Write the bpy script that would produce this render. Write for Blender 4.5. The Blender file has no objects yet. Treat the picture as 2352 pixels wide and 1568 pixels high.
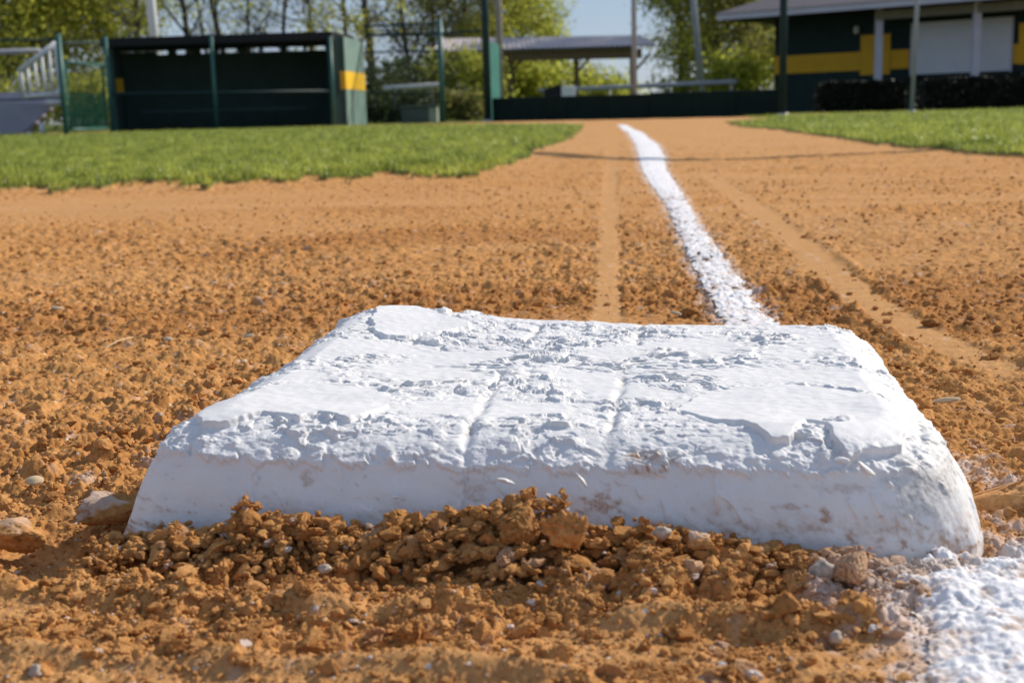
import bpy, bmesh, math, random
import numpy as np
from mathutils import Vector, Matrix

random.seed(7)
RS = np.random.RandomState(11)
scene = bpy.context.scene
COL = scene.collection
R_ = math.radians

# ------------------------------------------------------------------ camera model
FPX = 2919.0
PITCH, ROLL, CAMH = R_(10.21), R_(1.5), 0.20
_f = np.array([0, math.cos(PITCH), -math.sin(PITCH)])
_u = np.array([0, math.sin(PITCH), math.cos(PITCH)])
_r = np.array([1.0, 0, 0])
RT = math.cos(ROLL) * _r - math.sin(ROLL) * _u
UP = math.cos(ROLL) * _u + math.sin(ROLL) * _r
CAM = np.array([0, 0, CAMH])

def ray(x, y):
    return _f * FPX + (x - 1176) * RT - (y - 784) * UP
def gp(x, y, z=0.0):
    d = ray(x, y); t = (z - CAMH) / d[2]
    return CAM + t * d
def at(x, y, Y):
    d = ray(x, y); return CAM + d * (Y / d[1])
def xat(px, Y, py=260):
    return float(at(px, py, Y)[0])
def zat(px, py, Y):
    return float(at(px, py, Y)[2])

# ------------------------------------------------------------------ numpy noise
F4 = np.float32
_ang = RS.rand(256) * 2 * math.pi
_GX, _GY = np.cos(_ang).astype(F4), np.sin(_ang).astype(F4)
_g3 = RS.randn(256, 3); _g3 /= np.linalg.norm(_g3, axis=1)[:, None]
_g3 = _g3.astype(F4)

def hsh(ix, iy, s):
    with np.errstate(over='ignore'):
        h = ix.astype(np.uint32) * np.uint32(374761393) + iy.astype(np.uint32) * np.uint32(668265263) + np.uint32((s * 2654435761) & 0xffffffff)
        h = (h ^ (h >> np.uint32(13))) * np.uint32(1274126177)
        h = (h ^ (h >> np.uint32(15))) * np.uint32(2246822519)
        return h ^ (h >> np.uint32(16))
def h01(h):
    return (h >> np.uint32(8)).astype(F4) * F4(1 / 16777216.0)
def perlin2(x, y, s=0):
    x = np.asarray(x, F4); y = np.asarray(y, F4)
    fx, fy = np.floor(x), np.floor(y)
    ix, iy = fx.astype(np.int64), fy.astype(np.int64)
    dx, dy = x - fx, y - fy
    u = dx * dx * dx * (dx * (dx * 6 - 15) + 10); v = dy * dy * dy * (dy * (dy * 6 - 15) + 10)
    def g(i, j):
        k = (hsh(ix + i, iy + j, s) & np.uint32(255)).astype(np.int32)
        return _GX[k] * (dx - i) + _GY[k] * (dy - j)
    a = g(0, 0); b = g(1, 0); c = g(0, 1); d = g(1, 1)
    return ((a + u * (b - a)) * (1 - v) + (c + u * (d - c)) * v) * F4(1.5)
def fbm2(x, y, s=0, o=4, gain=.5):
    t = 0; amp = 1.0; n = 0
    for k in range(o):
        t = t + amp * perlin2(x * (2.03 ** k) + 17.3 * k, y * (2.03 ** k) - 9.1 * k, s + k); n += amp; amp *= gain
    return t / n
def perlin3(x, y, z, s=0):
    x = np.asarray(x, F4); y = np.asarray(y, F4); z = np.asarray(z, F4)
    fx, fy, fz = np.floor(x), np.floor(y), np.floor(z)
    ix, iy, iz = fx.astype(np.int64), fy.astype(np.int64), fz.astype(np.int64)
    dx, dy, dz = x - fx, y - fy, z - fz
    q = lambda t: t * t * t * (t * (t * 6 - 15) + 10)
    u, v, w = q(dx), q(dy), q(dz)
    def g(i, j, k):
        n = (hsh(ix + i + (iz + k) * 7919, iy + j - (iz + k) * 104729, s) & np.uint32(255)).astype(np.int32)
        return _g3[n, 0] * (dx - i) + _g3[n, 1] * (dy - j) + _g3[n, 2] * (dz - k)
    def plane(k):
        a, b, c, d = g(0, 0, k), g(1, 0, k), g(0, 1, k), g(1, 1, k)
        return (a + u * (b - a)) * (1 - v) + (c + u * (d - c)) * v
    p0, p1 = plane(0), plane(1)
    return (p0 + w * (p1 - p0)) * F4(1.5)
def domes(x, y, cell, s, prob=.8, rmin=.3, rmax=.75, pw=1.5):
    """irregular hemispherical lumps scattered over a jittered grid; 0..~1"""
    X = np.asarray(x / cell, F4); Y = np.asarray(y / cell, F4)
    fx, fy = np.floor(X), np.floor(Y)
    ix, iy = fx.astype(np.int64), fy.astype(np.int64)
    best = np.zeros(X.shape, F4)
    for i in (-1, 0, 1):
        for j in (-1, 0, 1):
            h = hsh(ix + i, iy + j, s); a = h01(h)
            b = h01(hsh(ix + i, iy + j, s + 101)); c = h01(hsh(ix + i, iy + j, s + 202))
            ox = fx + i + a; oy = fy + j + b
            rad = rmin + (rmax - rmin) * c ** 2
            d2 = ((X - ox) ** 2 + (Y - oy) ** 2) / (rad * rad)
            hh = (rad / rmax) ** pw * np.sqrt(np.maximum(0, 1 - d2))
            hh = np.where(h01(h * np.uint32(747796405) + np.uint32(2891336453)) < prob, hh, 0)
            best = np.maximum(best, hh)
    return best
def sst(a, b, x):
    t = np.clip((x - a) / (b - a), 0, 1)
    return t * t * (3 - 2 * t)
def inpoly(x, y, poly):
    ins = np.zeros(np.shape(x), bool)
    n = len(poly)
    for i in range(n):
        x0, y0 = poly[i]; x1, y1 = poly[(i + 1) % n]
        if y0 == y1: continue
        c = ((y0 > y) != (y1 > y)) & (x < (x1 - x0) * (y - y0) / (y1 - y0) + x0)
        ins ^= c
    return ins
def segdist(x, y, pts):
    d = np.full(np.shape(x), 1e9, F4); tt = np.zeros(np.shape(x), F4)
    for i in range(len(pts) - 1):
        ax, ay = pts[i]; bx, by = pts[i + 1]
        vx, vy = bx - ax, by - ay
        t = np.clip(((x - ax) * vx + (y - ay) * vy) / (vx * vx + vy * vy), 0, 1)
        q = np.hypot(x - ax - t * vx, y - ay - t * vy)
        m = q < d
        d = np.where(m, q, d); tt = np.where(m, i + t, tt)
    return d, tt

# ------------------------------------------------------------------ object helpers
def new_obj(name, me, mat=None, parent=None):
    o = bpy.data.objects.new(name, me); COL.objects.link(o)
    if mat is not None and me is not None: me.materials.append(mat)
    if parent is not None: o.parent = parent
    return o
def tag(o, label=None, cat=None, group=None, kind=None):
    if label: o['label'] = label
    if cat: o['category'] = cat
    if group: o['group'] = group
    if kind: o['kind'] = kind
    return o
def empty(name, loc, label, cat, group=None):
    o = bpy.data.objects.new(name, None); COL.objects.link(o)
    o.location = loc; o.empty_display_size = .1
    return tag(o, label, cat, group)
def mesh_np(name, V, F, smooth=True):
    V = np.asarray(V, F4); F = np.asarray(F, np.int32)
    me = bpy.data.meshes.new(name)
    n, k = F.shape
    me.vertices.add(len(V)); me.vertices.foreach_set('co', V.ravel())
    me.loops.add(n * k); me.loops.foreach_set('vertex_index', F.ravel())
    me.polygons.add(n)
    me.polygons.foreach_set('loop_start', np.arange(0, n * k, k, dtype=np.int32))
    me.polygons.foreach_set('loop_total', np.full(n, k, np.int32))
    me.polygons.foreach_set('use_smooth', np.full(n, smooth, bool))
    me.update(calc_edges=True); me.validate()
    return me
def set_col(me, name, arr):
    a = me.attributes.new(name, 'FLOAT_COLOR', 'POINT')
    c = np.ones((len(me.vertices), 4), F4); arr = np.asarray(arr, F4)
    if arr.ndim == 1: arr = arr[:, None]
    c[:, :arr.shape[1]] = arr
    a.data.foreach_set('color', c.ravel())

class MB:
    def __init__(s): s.v = []; s.f = []
    def add(s, vs, fs):
        b = len(s.v); s.v += [tuple(map(float, p)) for p in vs]; s.f += [tuple(b + i for i in f) for f in fs]; return s
    def hexa(s, p):          # 8 points: bottom 4 (ccw), top 4
        return s.add(p, [(3, 2, 1, 0), (4, 5, 6, 7), (0, 1, 5, 4), (1, 2, 6, 5), (2, 3, 7, 6), (3, 0, 4, 7)])
    def box(s, x0, x1, y0, y1, z0, z1):
        return s.hexa([(x0, y0, z0), (x1, y0, z0), (x1, y1, z0), (x0, y1, z0), (x0, y0, z1), (x1, y0, z1), (x1, y1, z1), (x0, y1, z1)])
    def slab(s, A, B, z0, z1, th, za1=None, zb1=None):
        """upright wall from A to B (xy), thickness th to the back (+y side)"""
        A = np.array(A[:2], float); B = np.array(B[:2], float); d = B - A; d /= np.hypot(*d); n = np.array([-d[1], d[0]]) * th
        P = [A, B, B + n, A + n]; ta = z1 if za1 is None else za1; tb = z1 if zb1 is None else zb1
        return s.hexa([(*p, z0) for p in P] + [(*P[0], ta), (*P[1], tb), (*P[2], tb), (*P[3], ta)])
    def tube(s, pts, rad, n=8, cap=True):
        pts = [Vector(p) for p in pts]
        rads = rad if isinstance(rad, (list, tuple)) else [rad] * len(pts)
        rings = []
        for i, p in enumerate(pts):
            d = (pts[min(i + 1, len(pts) - 1)] - pts[max(i - 1, 0)]).normalized()
            a = Vector((0, 0, 1)) if abs(d.z) < .9 else Vector((0, 1, 0))
            e1 = d.cross(a).normalized(); e2 = e1.cross(d).normalized()
            rings.append([p + (e1 * math.cos(2 * math.pi * k / n) + e2 * math.sin(2 * math.pi * k / n)) * rads[i] for k in range(n)])
        b = len(s.v)
        for r in rings: s.v += [tuple(q) for q in r]
        for i in range(len(pts) - 1):
            for k in range(n):
                a0 = b + i * n + k; a1 = b + i * n + (k + 1) % n
                s.f.append((a0, a0 + n, a1 + n, a1))
        if cap:
            s.f.append(tuple(b + k for k in range(n))); s.f.append(tuple(b + (len(pts) - 1) * n + k for k in reversed(range(n))))
        return s
    def build(s, name, mat, parent=None, smooth=False, bevel=0):
        off = Vector((0, 0, 0)) if parent is None else parent.matrix_world_loc if hasattr(parent, 'matrix_world_loc') else root_loc(parent)
        me = bpy.data.meshes.new(name)
        me.from_pydata([tuple(Vector(p) - off) for p in s.v], [], s.f); me.update()
        bm = bmesh.new(); bm.from_mesh(me); bmesh.ops.recalc_face_normals(bm, faces=bm.faces[:]); bm.to_mesh(me); bm.free()
        if smooth:
            me.polygons.foreach_set('use_smooth', np.full(len(me.polygons), True))
        o = new_obj(name, me, mat, parent)
        if bevel:
            b = o.modifiers.new('Bevel', 'BEVEL'); b.width = bevel; b.segments = 2; b.limit_method = 'ANGLE'
        return o
def root_loc(o):
    v = Vector((0, 0, 0))
    while o is not None:
        v += o.location; o = o.parent
    return v

# ------------------------------------------------------------------ materials
def lin(c):
    return tuple(((v / 255) / 12.92 if v / 255 <= .04045 else ((v / 255 + .055) / 1.055) ** 2.4) for v in c)
class NT:
    def __init__(s, name):
        s.m = bpy.data.materials.new(name); s.m.use_nodes = True
        s.n = s.m.node_tree.nodes; s.l = s.m.node_tree.links
        s.b = s.n['Principled BSDF']; s.out = s.n['Material Output']
        s.co = s.n.new('ShaderNodeTexCoord')
    def noise(s, scale, detail=4, rough=.55, vec=None):
        t = s.n.new('ShaderNodeTexNoise'); t.inputs['Scale'].default_value = scale
        t.inputs['Detail'].default_value = detail; t.inputs['Roughness'].default_value = rough
        s.l.new(vec or s.co.outputs['Object'], t.inputs['Vector']); return t.outputs['Fac']
    def ramp(s, fac, stops):
        r = s.n.new('ShaderNodeValToRGB'); s.l.new(fac, r.inputs['Fac']); e = r.color_ramp.elements
        while len(e) < len(stops): e.new(.5)
        for k, (p, c) in enumerate(stops):
            e[k].position = p; e[k].color = (*c[:3], 1) if not isinstance(c, (int, float)) else (c, c, c, 1)
        return r.outputs['Color']
    def mix(s, fac, a, b, mode='MIX'):
        m = s.n.new('ShaderNodeMix'); m.data_type = 'RGBA'; m.blend_type = mode
        for sock, v in ((m.inputs[0], fac), (m.inputs[6], a), (m.inputs[7], b)):
            if isinstance(v, (int, float)): sock.default_value = v
            elif isinstance(v, tuple): sock.default_value = (*v[:3], 1)
            else: s.l.new(v, sock)
        return m.outputs[2]
    def math(s, op, a, b=0.0):
        m = s.n.new('ShaderNodeMath'); m.operation = op
        for sock, v in ((m.inputs[0], a), (m.inputs[1], b)):
            if isinstance(v, (int, float)): sock.default_value = v
            else: s.l.new(v, sock)
        return m.outputs[0]
    def attr(s, name):
        a = s.n.new('ShaderNodeAttribute'); a.attribute_name = name
        sp = s.n.new('ShaderNodeSeparateColor'); s.l.new(a.outputs['Color'], sp.inputs[0])
        return sp.outputs[0], sp.outputs[1], sp.outputs[2]
    def bump(s, h, strength, dist):
        b = s.n.new('ShaderNodeBump'); b.inputs['Strength'].default_value = strength; b.inputs['Distance'].default_value = dist
        s.l.new(h, b.inputs['Height']); s.l.new(b.outputs[0], s.b.inputs['Normal'])
    def col(s, c): s.l.new(c, s.b.inputs['Base Color'])
    def set(s, rough=.8, spec=.3, metal=0):
        s.b.inputs['Roughness'].default_value = rough; s.b.inputs['Specular IOR Level'].default_value = spec; s.b.inputs['Metallic'].default_value = metal
def simple(name, c, rough=.7, spec=.3, metal=0, var=.18, scale=3.0, bump=0.0):
    t = NT(name); t.set(rough, spec, metal)
    n = t.noise(scale, 6, .6)
    a = tuple(v * (1 - var) for v in c); b = tuple(min(1, v * (1 + var)) for v in c)
    t.col(t.ramp(n, [(.3, a), (.7, b)]))
    if bump: t.bump(t.noise(scale * 8, 4), bump, .01)
    return t.m

def dirt_colour(t):
    n1 = t.noise(2.2, 5, .6); n2 = t.noise(55, 5, .65); n3 = t.noise(420, 3, .6)
    c = t.ramp(n2, [(.22, (.325, .145, .047)), (.5, (.505, .246, .083)), (.80, (.67, .370, .146))])
    c = t.mix(t.ramp(n1, [(.35, 0.0), (.7, .35)]), c, (.53, .270, .098))
    g = t.ramp(n3, [(.28, .72), (.5, 1.0), (.75, 1.16)])
    return t.mix(1.0, c, g, 'MULTIPLY')

def mat_ground():
    t = NT('dirt'); t.set(1, .04)
    chalk, grass, dust = t.attr('tint')
    c = dirt_colour(t)
    wet, _w2, _w3 = t.attr('wet')
    c = t.mix(1.0, c, t.ramp(wet, [(0, (1, 1, 1)), (1, (.79, .71, .65))]), 'MULTIPLY')
    c = t.mix(t.math('MULTIPLY', dust, .5), c, (.575, .330, .150))
    # pale grains and dark grains
    v = t.n.new('ShaderNodeTexVoronoi'); v.inputs['Scale'].default_value = 240
    t.l.new(t.co.outputs['Object'], v.inputs['Vector'])
    sp = t.n.new('ShaderNodeSeparateColor'); t.l.new(v.outputs['Color'], sp.inputs[0])
    near = t.ramp(v.outputs['Distance'], [(.22, 1.0), (.34, 0.0)])
    pale = t.math('MULTIPLY', near, t.ramp(sp.outputs[0], [(.965, 0.0), (.975, 1.0)]))
    dark = t.math('MULTIPLY', near, t.ramp(sp.outputs[1], [(.90, 0.0), (.93, .55)]))
    c = t.mix(dark, c, (.16, .10, .06))
    c = t.mix(pale, c, (.62, .56, .48))
    c = t.mix(chalk, c, (.80, .79, .80))
    gcol = t.ramp(t.noise(6, 5), [(.3, (.05, .085, .018)), (.7, (.12, .15, .04))])
    c = t.mix(grass, c, gcol)
    t.col(c)
    t.bump(t.noise(800, 5, .75), .5, .0015)
    return t.m
def mat_clod():
    t = NT('clod_dirt'); t.set(1, .04)
    chalk, tone, w = t.attr('tint')
    c = dirt_colour(t)
    k = t.ramp(tone, [(0, (.68, .62, .57)), (.4, (.94, .93, .92)), (1, (1.18, 1.2, 1.24))])
    c = t.mix(1.0, c, k, 'MULTIPLY')
    c = t.mix(chalk, c, (.72, .68, .64))
    t.col(c); t.bump(t.noise(900, 5, .75), .6, .0016)
    return t.m
def mat_chalk():
    t = NT('chalk_powder'); t.set(.95, .1)
    dirt, a, b = t.attr('tint')
    n = t.noise(130, 5, .6)
    c = t.ramp(n, [(.3, (.74, .73, .74)), (.7, (.86, .855, .86))])
    c = t.mix(dirt, c, (.46, .27, .13))
    t.col(c); t.bump(t.noise(700, 4, .7), .5, .001)
    return t.m
def mat_paint():
    t = NT('white_paint'); t.set(.5, .35)
    brown, grey, fl = t.attr('stain_shade')
    n = t.noise(40, 5, .6)
    c = t.ramp(n, [(.3, (.71, .703, .692)), (.7, (.77, .763, .752))])
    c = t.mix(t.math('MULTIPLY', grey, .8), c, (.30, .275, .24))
    c = t.mix(brown, c, (.36, .19, .08))
    t.col(c)
    t.l.new(t.ramp(t.noise(90, 4), [(.3, .42), (.7, .72)]), t.b.inputs['Roughness'])
    t.bump(t.noise(600, 6, .7), .42, .0008)
    return t.m
def leafy(name, dark, light, trans=.35):
    t = NT(name); t.set(*((.38, .5) if 'grass' in name else (.6, .25)))
    a, b, c_ = t.attr('tint')
    c = t.ramp(a, [(0, dark), (1, light)])
    t.col(c)
    tr = t.n.new('ShaderNodeBsdfTranslucent'); t.l.new(c, tr.inputs['Color'])
    mx = t.n.new('ShaderNodeMixShader'); mx.inputs[0].default_value = trans
    t.l.new(t.b.outputs[0], mx.inputs[1]); t.l.new(tr.outputs[0], mx.inputs[2]); t.l.new(mx.outputs[0], t.out.inputs['Surface'])
    return t.m

M = dict(
    ground=mat_ground(), clod=mat_clod(), chalk=mat_chalk(), paint=mat_paint(),
    grass=leafy('grass_blades', (.10, .150, .014), (.66, .69, .13), .5),
    lit_siding=simple('sunlit_green_siding', (.17, .265, .225), .6),  # dugout end wall, sunlight put into its colour
    shaded_siding=simple('shaded_green_siding', (.022, .055, .048), .6),  # same siding on the return wall, shade put into its colour
    black_siding=simple('blackish_green_boards', (.034, .070, .065), .7),
    yellow=simple('yellow_paint', (.80, .50, .03), .5, var=.08),
    shaded_yellow=simple('shaded_yellow_paint', (.62, .34, .008), .55, var=.08),  # darker copy of the yellow for walls in shade
    teal_metal=simple('green_coated_steel', (.035, .125, .105), .45, .4),
    dteal_metal=simple('dark_green_coated_steel', (.012, .036, .036), .6, .25),
    roof_black=simple('black_roof', (.012, .013, .015), .7),
    wire=simple('green_coated_wire', (.012, .035, .030), .7, .2),
    screen=simple('black_windscreen', (.009, .021, .019), .9, .1),
    teal_screen=simple('green_padding', (.045, .21, .165), .7),
    white_metal=simple('white_powder_coated_metal', (.72, .73, .72), .45, .4, var=.06),
    grey_metal=simple('galvanised_steel', (.33, .35, .37), .45, .5, var=.12),
    alu=simple('aluminium_plank', (.33, .33, .40), .5, .5, var=.1),
    roof_metal=simple('corrugated_metal', (.50, .45, .45), .6, .3, var=.1),
    wood=simple('weathered_timber', (.16, .11, .05), .8, scale=6),
    beige=simple('beige_soffit', (.20, .195, .14), .8),
    fascia=simple('blue_grey_fascia', (.50, .52, .60), .6, var=.06),
    shingle=simple('grey_shingles', (.12, .11, .125), .9, scale=14),
    shutter=simple('white_roller_shutter', (.62, .66, .70), .5, var=.05),
    cladding=simple('dark_green_wall', (.016, .032, .030), .75, .15),
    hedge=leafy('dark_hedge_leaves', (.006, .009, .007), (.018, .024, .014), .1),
    bark=simple('grey_bark', (.075, .062, .055), .9, scale=4),
    pale_bark=simple('pale_bark', (.30, .27, .22), .9, scale=4),
    cabinet=simple('grey_green_cabinet', (.10, .14, .13), .5),
    cabinet_edge=simple('pale_cabinet_side', (.42, .48, .38), .5),
    pebble=simple('pale_pebble', (.44, .37, .30), .9, scale=300, var=.4),
    husk=simple('dry_husk', (.58, .44, .27), .7, scale=40),
    gate_screen=simple('green_mesh_screen', (.012, .075, .055), .95, .05),
    cable=simple('black_cable_jacket', (.02, .02, .02), .6),
    lamp=simple('white_lamp_glass', (.6, .6, .55), .4),
)

# ------------------------------------------------------------------ layout on the ground
PHI = R_(-9.0)
BU = np.array([math.cos(PHI), math.sin(PHI)]); BV = np.array([-math.sin(PHI), math.cos(PHI)])
BC = np.array([.0295, .751]); BA, BB = .212, .193          # half sizes of the base at the ground
def to_base(x, y):
    dx, dy = x - BC[0], y - BC[1]
    return dx * BU[0] + dy * BU[1], dx * BV[0] + dy * BV[1]

LINE = [(.19, .6), (.205, .95), (.2275, 1.2535), (.251, 1.515), (.269, 1.748), (.3025, 2.12), (.352, 2.657), (.418, 3.42), (.494, 4.3),
        (.603, 5.33), (.713, 6.5), (.775, 7.1), (1.10, 11.2), (1.467, 16.3)]
LWID = [.05, .052, .053, .052, .049, .050, .052, .070, .085, .110, .125, .125, .12, .11]
TRACKL = [(.085, 1.05), (.097, 1.267), (.116, 1.52), (.15, 1.92), (.239, 3.01), (.381, 4.68), (.73, 8.8)]
TRACKR = [(.385, .86), (.37, .96), (.362, 1.1), (.37, 1.325), (.406, 1.686), (.454, 2.133), (.526, 2.9), (.625, 3.88), (.9, 7.0)]
GRASS_L = [(-40, 3.2), (-1.657, 4.15), (-1.377, 3.98), (-1.223, 4.12), (-1.011, 3.98), (-.811, 4.2), (-.594, 4.28), (-.418, 4.28), (-.246, 4.34),
           (-.055, 4.56), (.026, 5.1), (.108, 6.3), (.394, 8.5), (.75, 13.0), (1.0, 17.0), (.6, 19.5), (-.8, 22.5), (-3.5, 26.5), (-9, 28), (-40, 30)]
GRASS_R = [(30, 3.0), (1.752, 4.3), (1.743, 4.95), (1.753, 5.35), (1.717, 5.7), (1.85, 6.85), (1.972, 7.9), (2.045, 9.5), (2.29, 12.6), (2.75, 16.0),
           (4.0, 19.0), (4.6, 26), (30, 26)]
GRASS_FAR = [(-400, 29), (400, 29), (400, 2500), (-400, 2500)]

# berm of loose dirt against the front face of the base (heights read along the face)
_bpts = [(310, 1228), (400, 1205), (470, 1220), (530, 1195), (560, 1150), (600, 1175), (640, 1178), (720, 1182), (800, 1205), (860, 1205), (900, 1178), (970, 1182),
         (1050, 1172), (1110, 1160), (1150, 1150), (1210, 1132), (1290, 1150), (1340, 1195), (1370, 1210), (1480, 1195), (1560, 1215), (1640, 1230), (1740, 1245),
         (1820, 1265), (1950, 1268), (2050, 1290)]
def front_plane(px, py, off=.0):
    n = np.array([BV[0], BV[1], 0]); p0 = np.array([*(BC - BV * (BB + off)), 0])
    d = ray(px, py); t = np.dot(p0 - CAM, n) / np.dot(d, n); P = CAM + d * t
    return to_base(P[0], P[1])[0], P[2]
_bu, _bh = zip(*[front_plane(a, b, .012) for a, b in _bpts])
_bu = np.array(_bu); _bh = np.array(_bh)

def grassmask(x, y):
    wx = x + .05 * perlin2(x * 6, y * 3, 61) + .025 * perlin2(x * 22, y * 9, 62)
    wy = y + .32 * perlin2(x * 4, y * 3, 63) + .32 * perlin2(x * 13, y * 6, 64) + .08 * perlin2(x * 40, y * 14, 65)
    return inpoly(wx, wy, GRASS_L) | inpoly(wx, wy, GRASS_R) | inpoly(x, y, GRASS_FAR)

def ground(x, y, full=True):
    """height, roughness, chalk tint, dust of the infield; x,y numpy"""
    x = np.asarray(x, F4); y = np.asarray(y, F4)
    r = np.hypot(x, y)
    dl, tl = segdist(x, y, TRACKL); dr, tr = segdist(x, y, TRACKR)
    wl = np.interp(tl, range(7), [.012, .0135, .014, .015, .017, .022, .04]).astype(F4)
    wr = np.interp(tr, range(9), [.016, .018, .018, .020, .021, .022, .024, .026, .03]).astype(F4)
    jit = .004 * perlin2(x * 45, y * 45, 5) * np.clip(r, .5, 3)
    ml = 1 - sst(.75, 1.35, (dl + jit) / wl); mr = 1 - sst(.7, 1.4, (dr + jit * 1.2) / wr)
    ml = ml * sst(1.0, 1.18, y)
    trk = np.maximum(ml * (1 - .5 * sst(3, 6, y)), mr * (1 - sst(2.6, 5, y)) * sst(.84, 1.06, y + .08 * perlin2(x * 20, y * 20, 19)))
    R = .50 + .36 * sst(-.35, .5, perlin2(x * 2.3, y * 2.3, 9)) + .24 * (1 - sst(1.0, 1.9, r))
    R = R * (1 - .30 * sst(2.1, 2.9, y + .25 * perlin2(x * 1.2, y * 2, 12))) * (1 - .35 * sst(4.2, 8.0, y))
    sm = np.exp(-(((x - .06) / .16) ** 2 + ((y - 1.2) / .09) ** 2)) * .8                      # dragged patch behind the base
    sm = np.maximum(sm, .85 * np.exp(-(((x - .030) / .060) ** 2 + ((y - .449) / .018) ** 2))); sm = np.maximum(sm, .7 * np.exp(-(((x - .09) / .06) ** 2 + ((y - .425) / .014) ** 2)))   # smooth patch in front
    sm = np.maximum(sm, .8 * np.exp(-(((x - .43) / .12) ** 2 + ((y - 1.62) / .10) ** 2)))
    sm = np.maximum(sm, .85 * np.exp(-(((x + 1.0) / .9) ** 2 + ((y - 3.2) / .45) ** 2)))
    sm = np.maximum(sm, .8 * np.exp(-(((x - 1.2) / .9) ** 2 + ((y - 2.6) / .06) ** 2)))
    R = R * (1 - sm) * (1 - .9 * trk)
    hol = np.exp(-(((x + .232) / .052) ** 4 + ((y - .612) / .052) ** 4))
    R = R * (1 - .7 * hol)
    R = np.maximum(R, .035)
    z = .012 * perlin2(x * .35, y * .35, 3) * sst(1.5, 4, r) + .0045 * perlin2(x * 2.6, y * 2.6, 4) * sst(.8, 1.5, r)
    side = (x > np.interp(y, [p[1] for p in TRACKR], [p[0] for p in TRACKR])).astype(F4); fade = 1 - sst(1.8, 3.2, y)
    z = z - .0016 * trk + .0028 * np.exp(-((dr / wr - 1.6) / .4) ** 2) * side * fade * (1 + .8 * perlin2(x * 20, y * 20, 15))
    # sideways rake ridges
    z = z + .0022 * R * perlin2(x * 3, y * 22 + 2 * perlin2(x * 2, y * 2, 8), 7) * sst(1.0, 1.6, y)
    bu, bv = to_base(x, y); d = -(bv + BB)
    inside = (np.abs(bu) < BA - .004) & (np.abs(bv) < BB - .004)
    near = r < 4.5
    # berm
    hb = np.interp(bu, _bu, _bh, left=.004, right=.0).astype(F4)
    edge = sst(-.30, -.19, bu) * (1 - sst(.185, .235, bu))
    wid = .020 + .008 * perlin2(bu * 14, bu * 0 + 3.3, 14)
    berm = hb * np.exp(-(np.maximum(d - .014, 0) / wid) ** 2) * (d > -.05) * edge * (d < .25)
    z = z + berm * .42
    # foreground ridges, and the hollow between the ridges and the berm
    z = z - .0195 * np.exp(-(((x + .232) / .050) ** 4 + ((y - .612) / .050) ** 4)) * (bu < -BA + .03)
    dd, _ = segdist(x, y, [(-.40, .556), (-.25, .542), (-.17, .526), (-.10, .506), (-.02, .494)])
    z = z + .0070 * np.exp(-(dd / .011) ** 2) - .004 * np.exp(-((d - .035) / .03) ** 2) * sst(-.30, -.24, bu) * (1 - sst(-.18, -.08, bu))
    dd, _ = segdist(x, y, [(-.20, .462), (-.12, .452), (-.03, .440), (.02, .425)])
    z = z + .0070 * np.exp(-(dd / .009) ** 2)
    dd, _ = segdist(x, y, [(.045, .480), (.09, .474), (.14, .470)])
    z = z + .0080 * np.exp(-(dd / .009) ** 2)
    fg = sst(.045, .075, d + .012 * perlin2(x / .03, y / .03, 17)) * (1 - sst(.56, .60, y))
    z = z + (.0062 - .0030 * fg) * fbm2(x / .045, y / .035, 21, 3) * (1 - sst(.55, .9, r)) * (.35 + R) - .0015 * fg
    R = R * (1 - .30 * fg)
    R = R * (1 - .78 * fg * sst(.02, .34, perlin2(x / .085 + 3.7, y / .035, 18)))
    for qx, qy, qd, qr in ((350, 1485, .006, .010), (700, 1500, .006, .009), (1010, 1415, .005, .010), (850, 1385, .005, .008), (130, 1440, .004, .010), (1250, 1440, .004, .012), (1700, 1440, .005, .010), (1820, 1560, .004, .010)):
        q = gp(qx, qy, 0); z = z - qd * np.exp(-(((x - q[0]) / (qr * 1.5)) ** 2 + ((y - q[1]) / qr) ** 2))
    dln, tln = segdist(x, y, LINE); lw = np.interp(tln, range(len(LINE)), LWID).astype(F4)
    R = R * (1 - .6 * (1 - sst(.40, .60, dln / lw))) * (1 - .6 * sst(.135, .165, x) * (1 - sst(.52, .55, y)))
    Rb = np.clip(R + 1.1 * np.clip(berm / .012, 0, 1), 0, 1.25)
    # lumps
    zl = np.zeros_like(x); idx = np.nonzero((near & ~inside).ravel())[0]
    xs, ys, Rs, rs = x.ravel()[idx], y.ravel()[idx], Rb.ravel()[idx], r.ravel()[idx]
    wx = xs + .0035 * perlin2(xs / .012, ys / .012, 31); wy = ys + .0035 * perlin2(xs / .012, ys / .012, 32)
    h = .0085 * domes(wx, wy, .026, 41, .55, .2, .62, 1.6) * Rs ** 1.5
    h += .0046 * domes(wx, wy, .0115, 42, .7, .25, .7, 1.3) * Rs
    h += (.0044 + .0040 * sst(1.0, 2.2, rs)) * fbm2(xs / .02, ys / .02, 33, 4, .6) * Rs + .0016 * np.abs(fbm2(xs / .007, ys / .007, 34, 2)) * (.1 + Rs)
    f = rs < 2.0
    hx = np.zeros_like(h)
    hx[f] = .0022 * domes(xs[f] + .001 * perlin2(xs[f] / .004, ys[f] / .004, 35), ys[f], .0050, 43, .85, .3, .72, 1.2) * (.14 + Rs[f])
    f2 = rs < 1.15
    hx[f2] += .0009 * np.abs(fbm2(xs[f2] / .0032, ys[f2] / .0032, 36, 2)) + .0007 * domes(xs[f2], ys[f2], .0034, 37, .35, .2, .6, 1.0)
    hx[f2] += .0010 * domes(xs[f2], ys[f2], .0024, 44, .8, .3, .7, 1.0) * (.12 + Rs[f2])
    zl.ravel()[idx] = h + hx - .0052 * Rs * (1 - sst(1.5, 4.5, rs))
    # distant roughness
    far = ((r > 3.2) & (r < 24)); idx = np.nonzero(far.ravel())[0]
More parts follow.
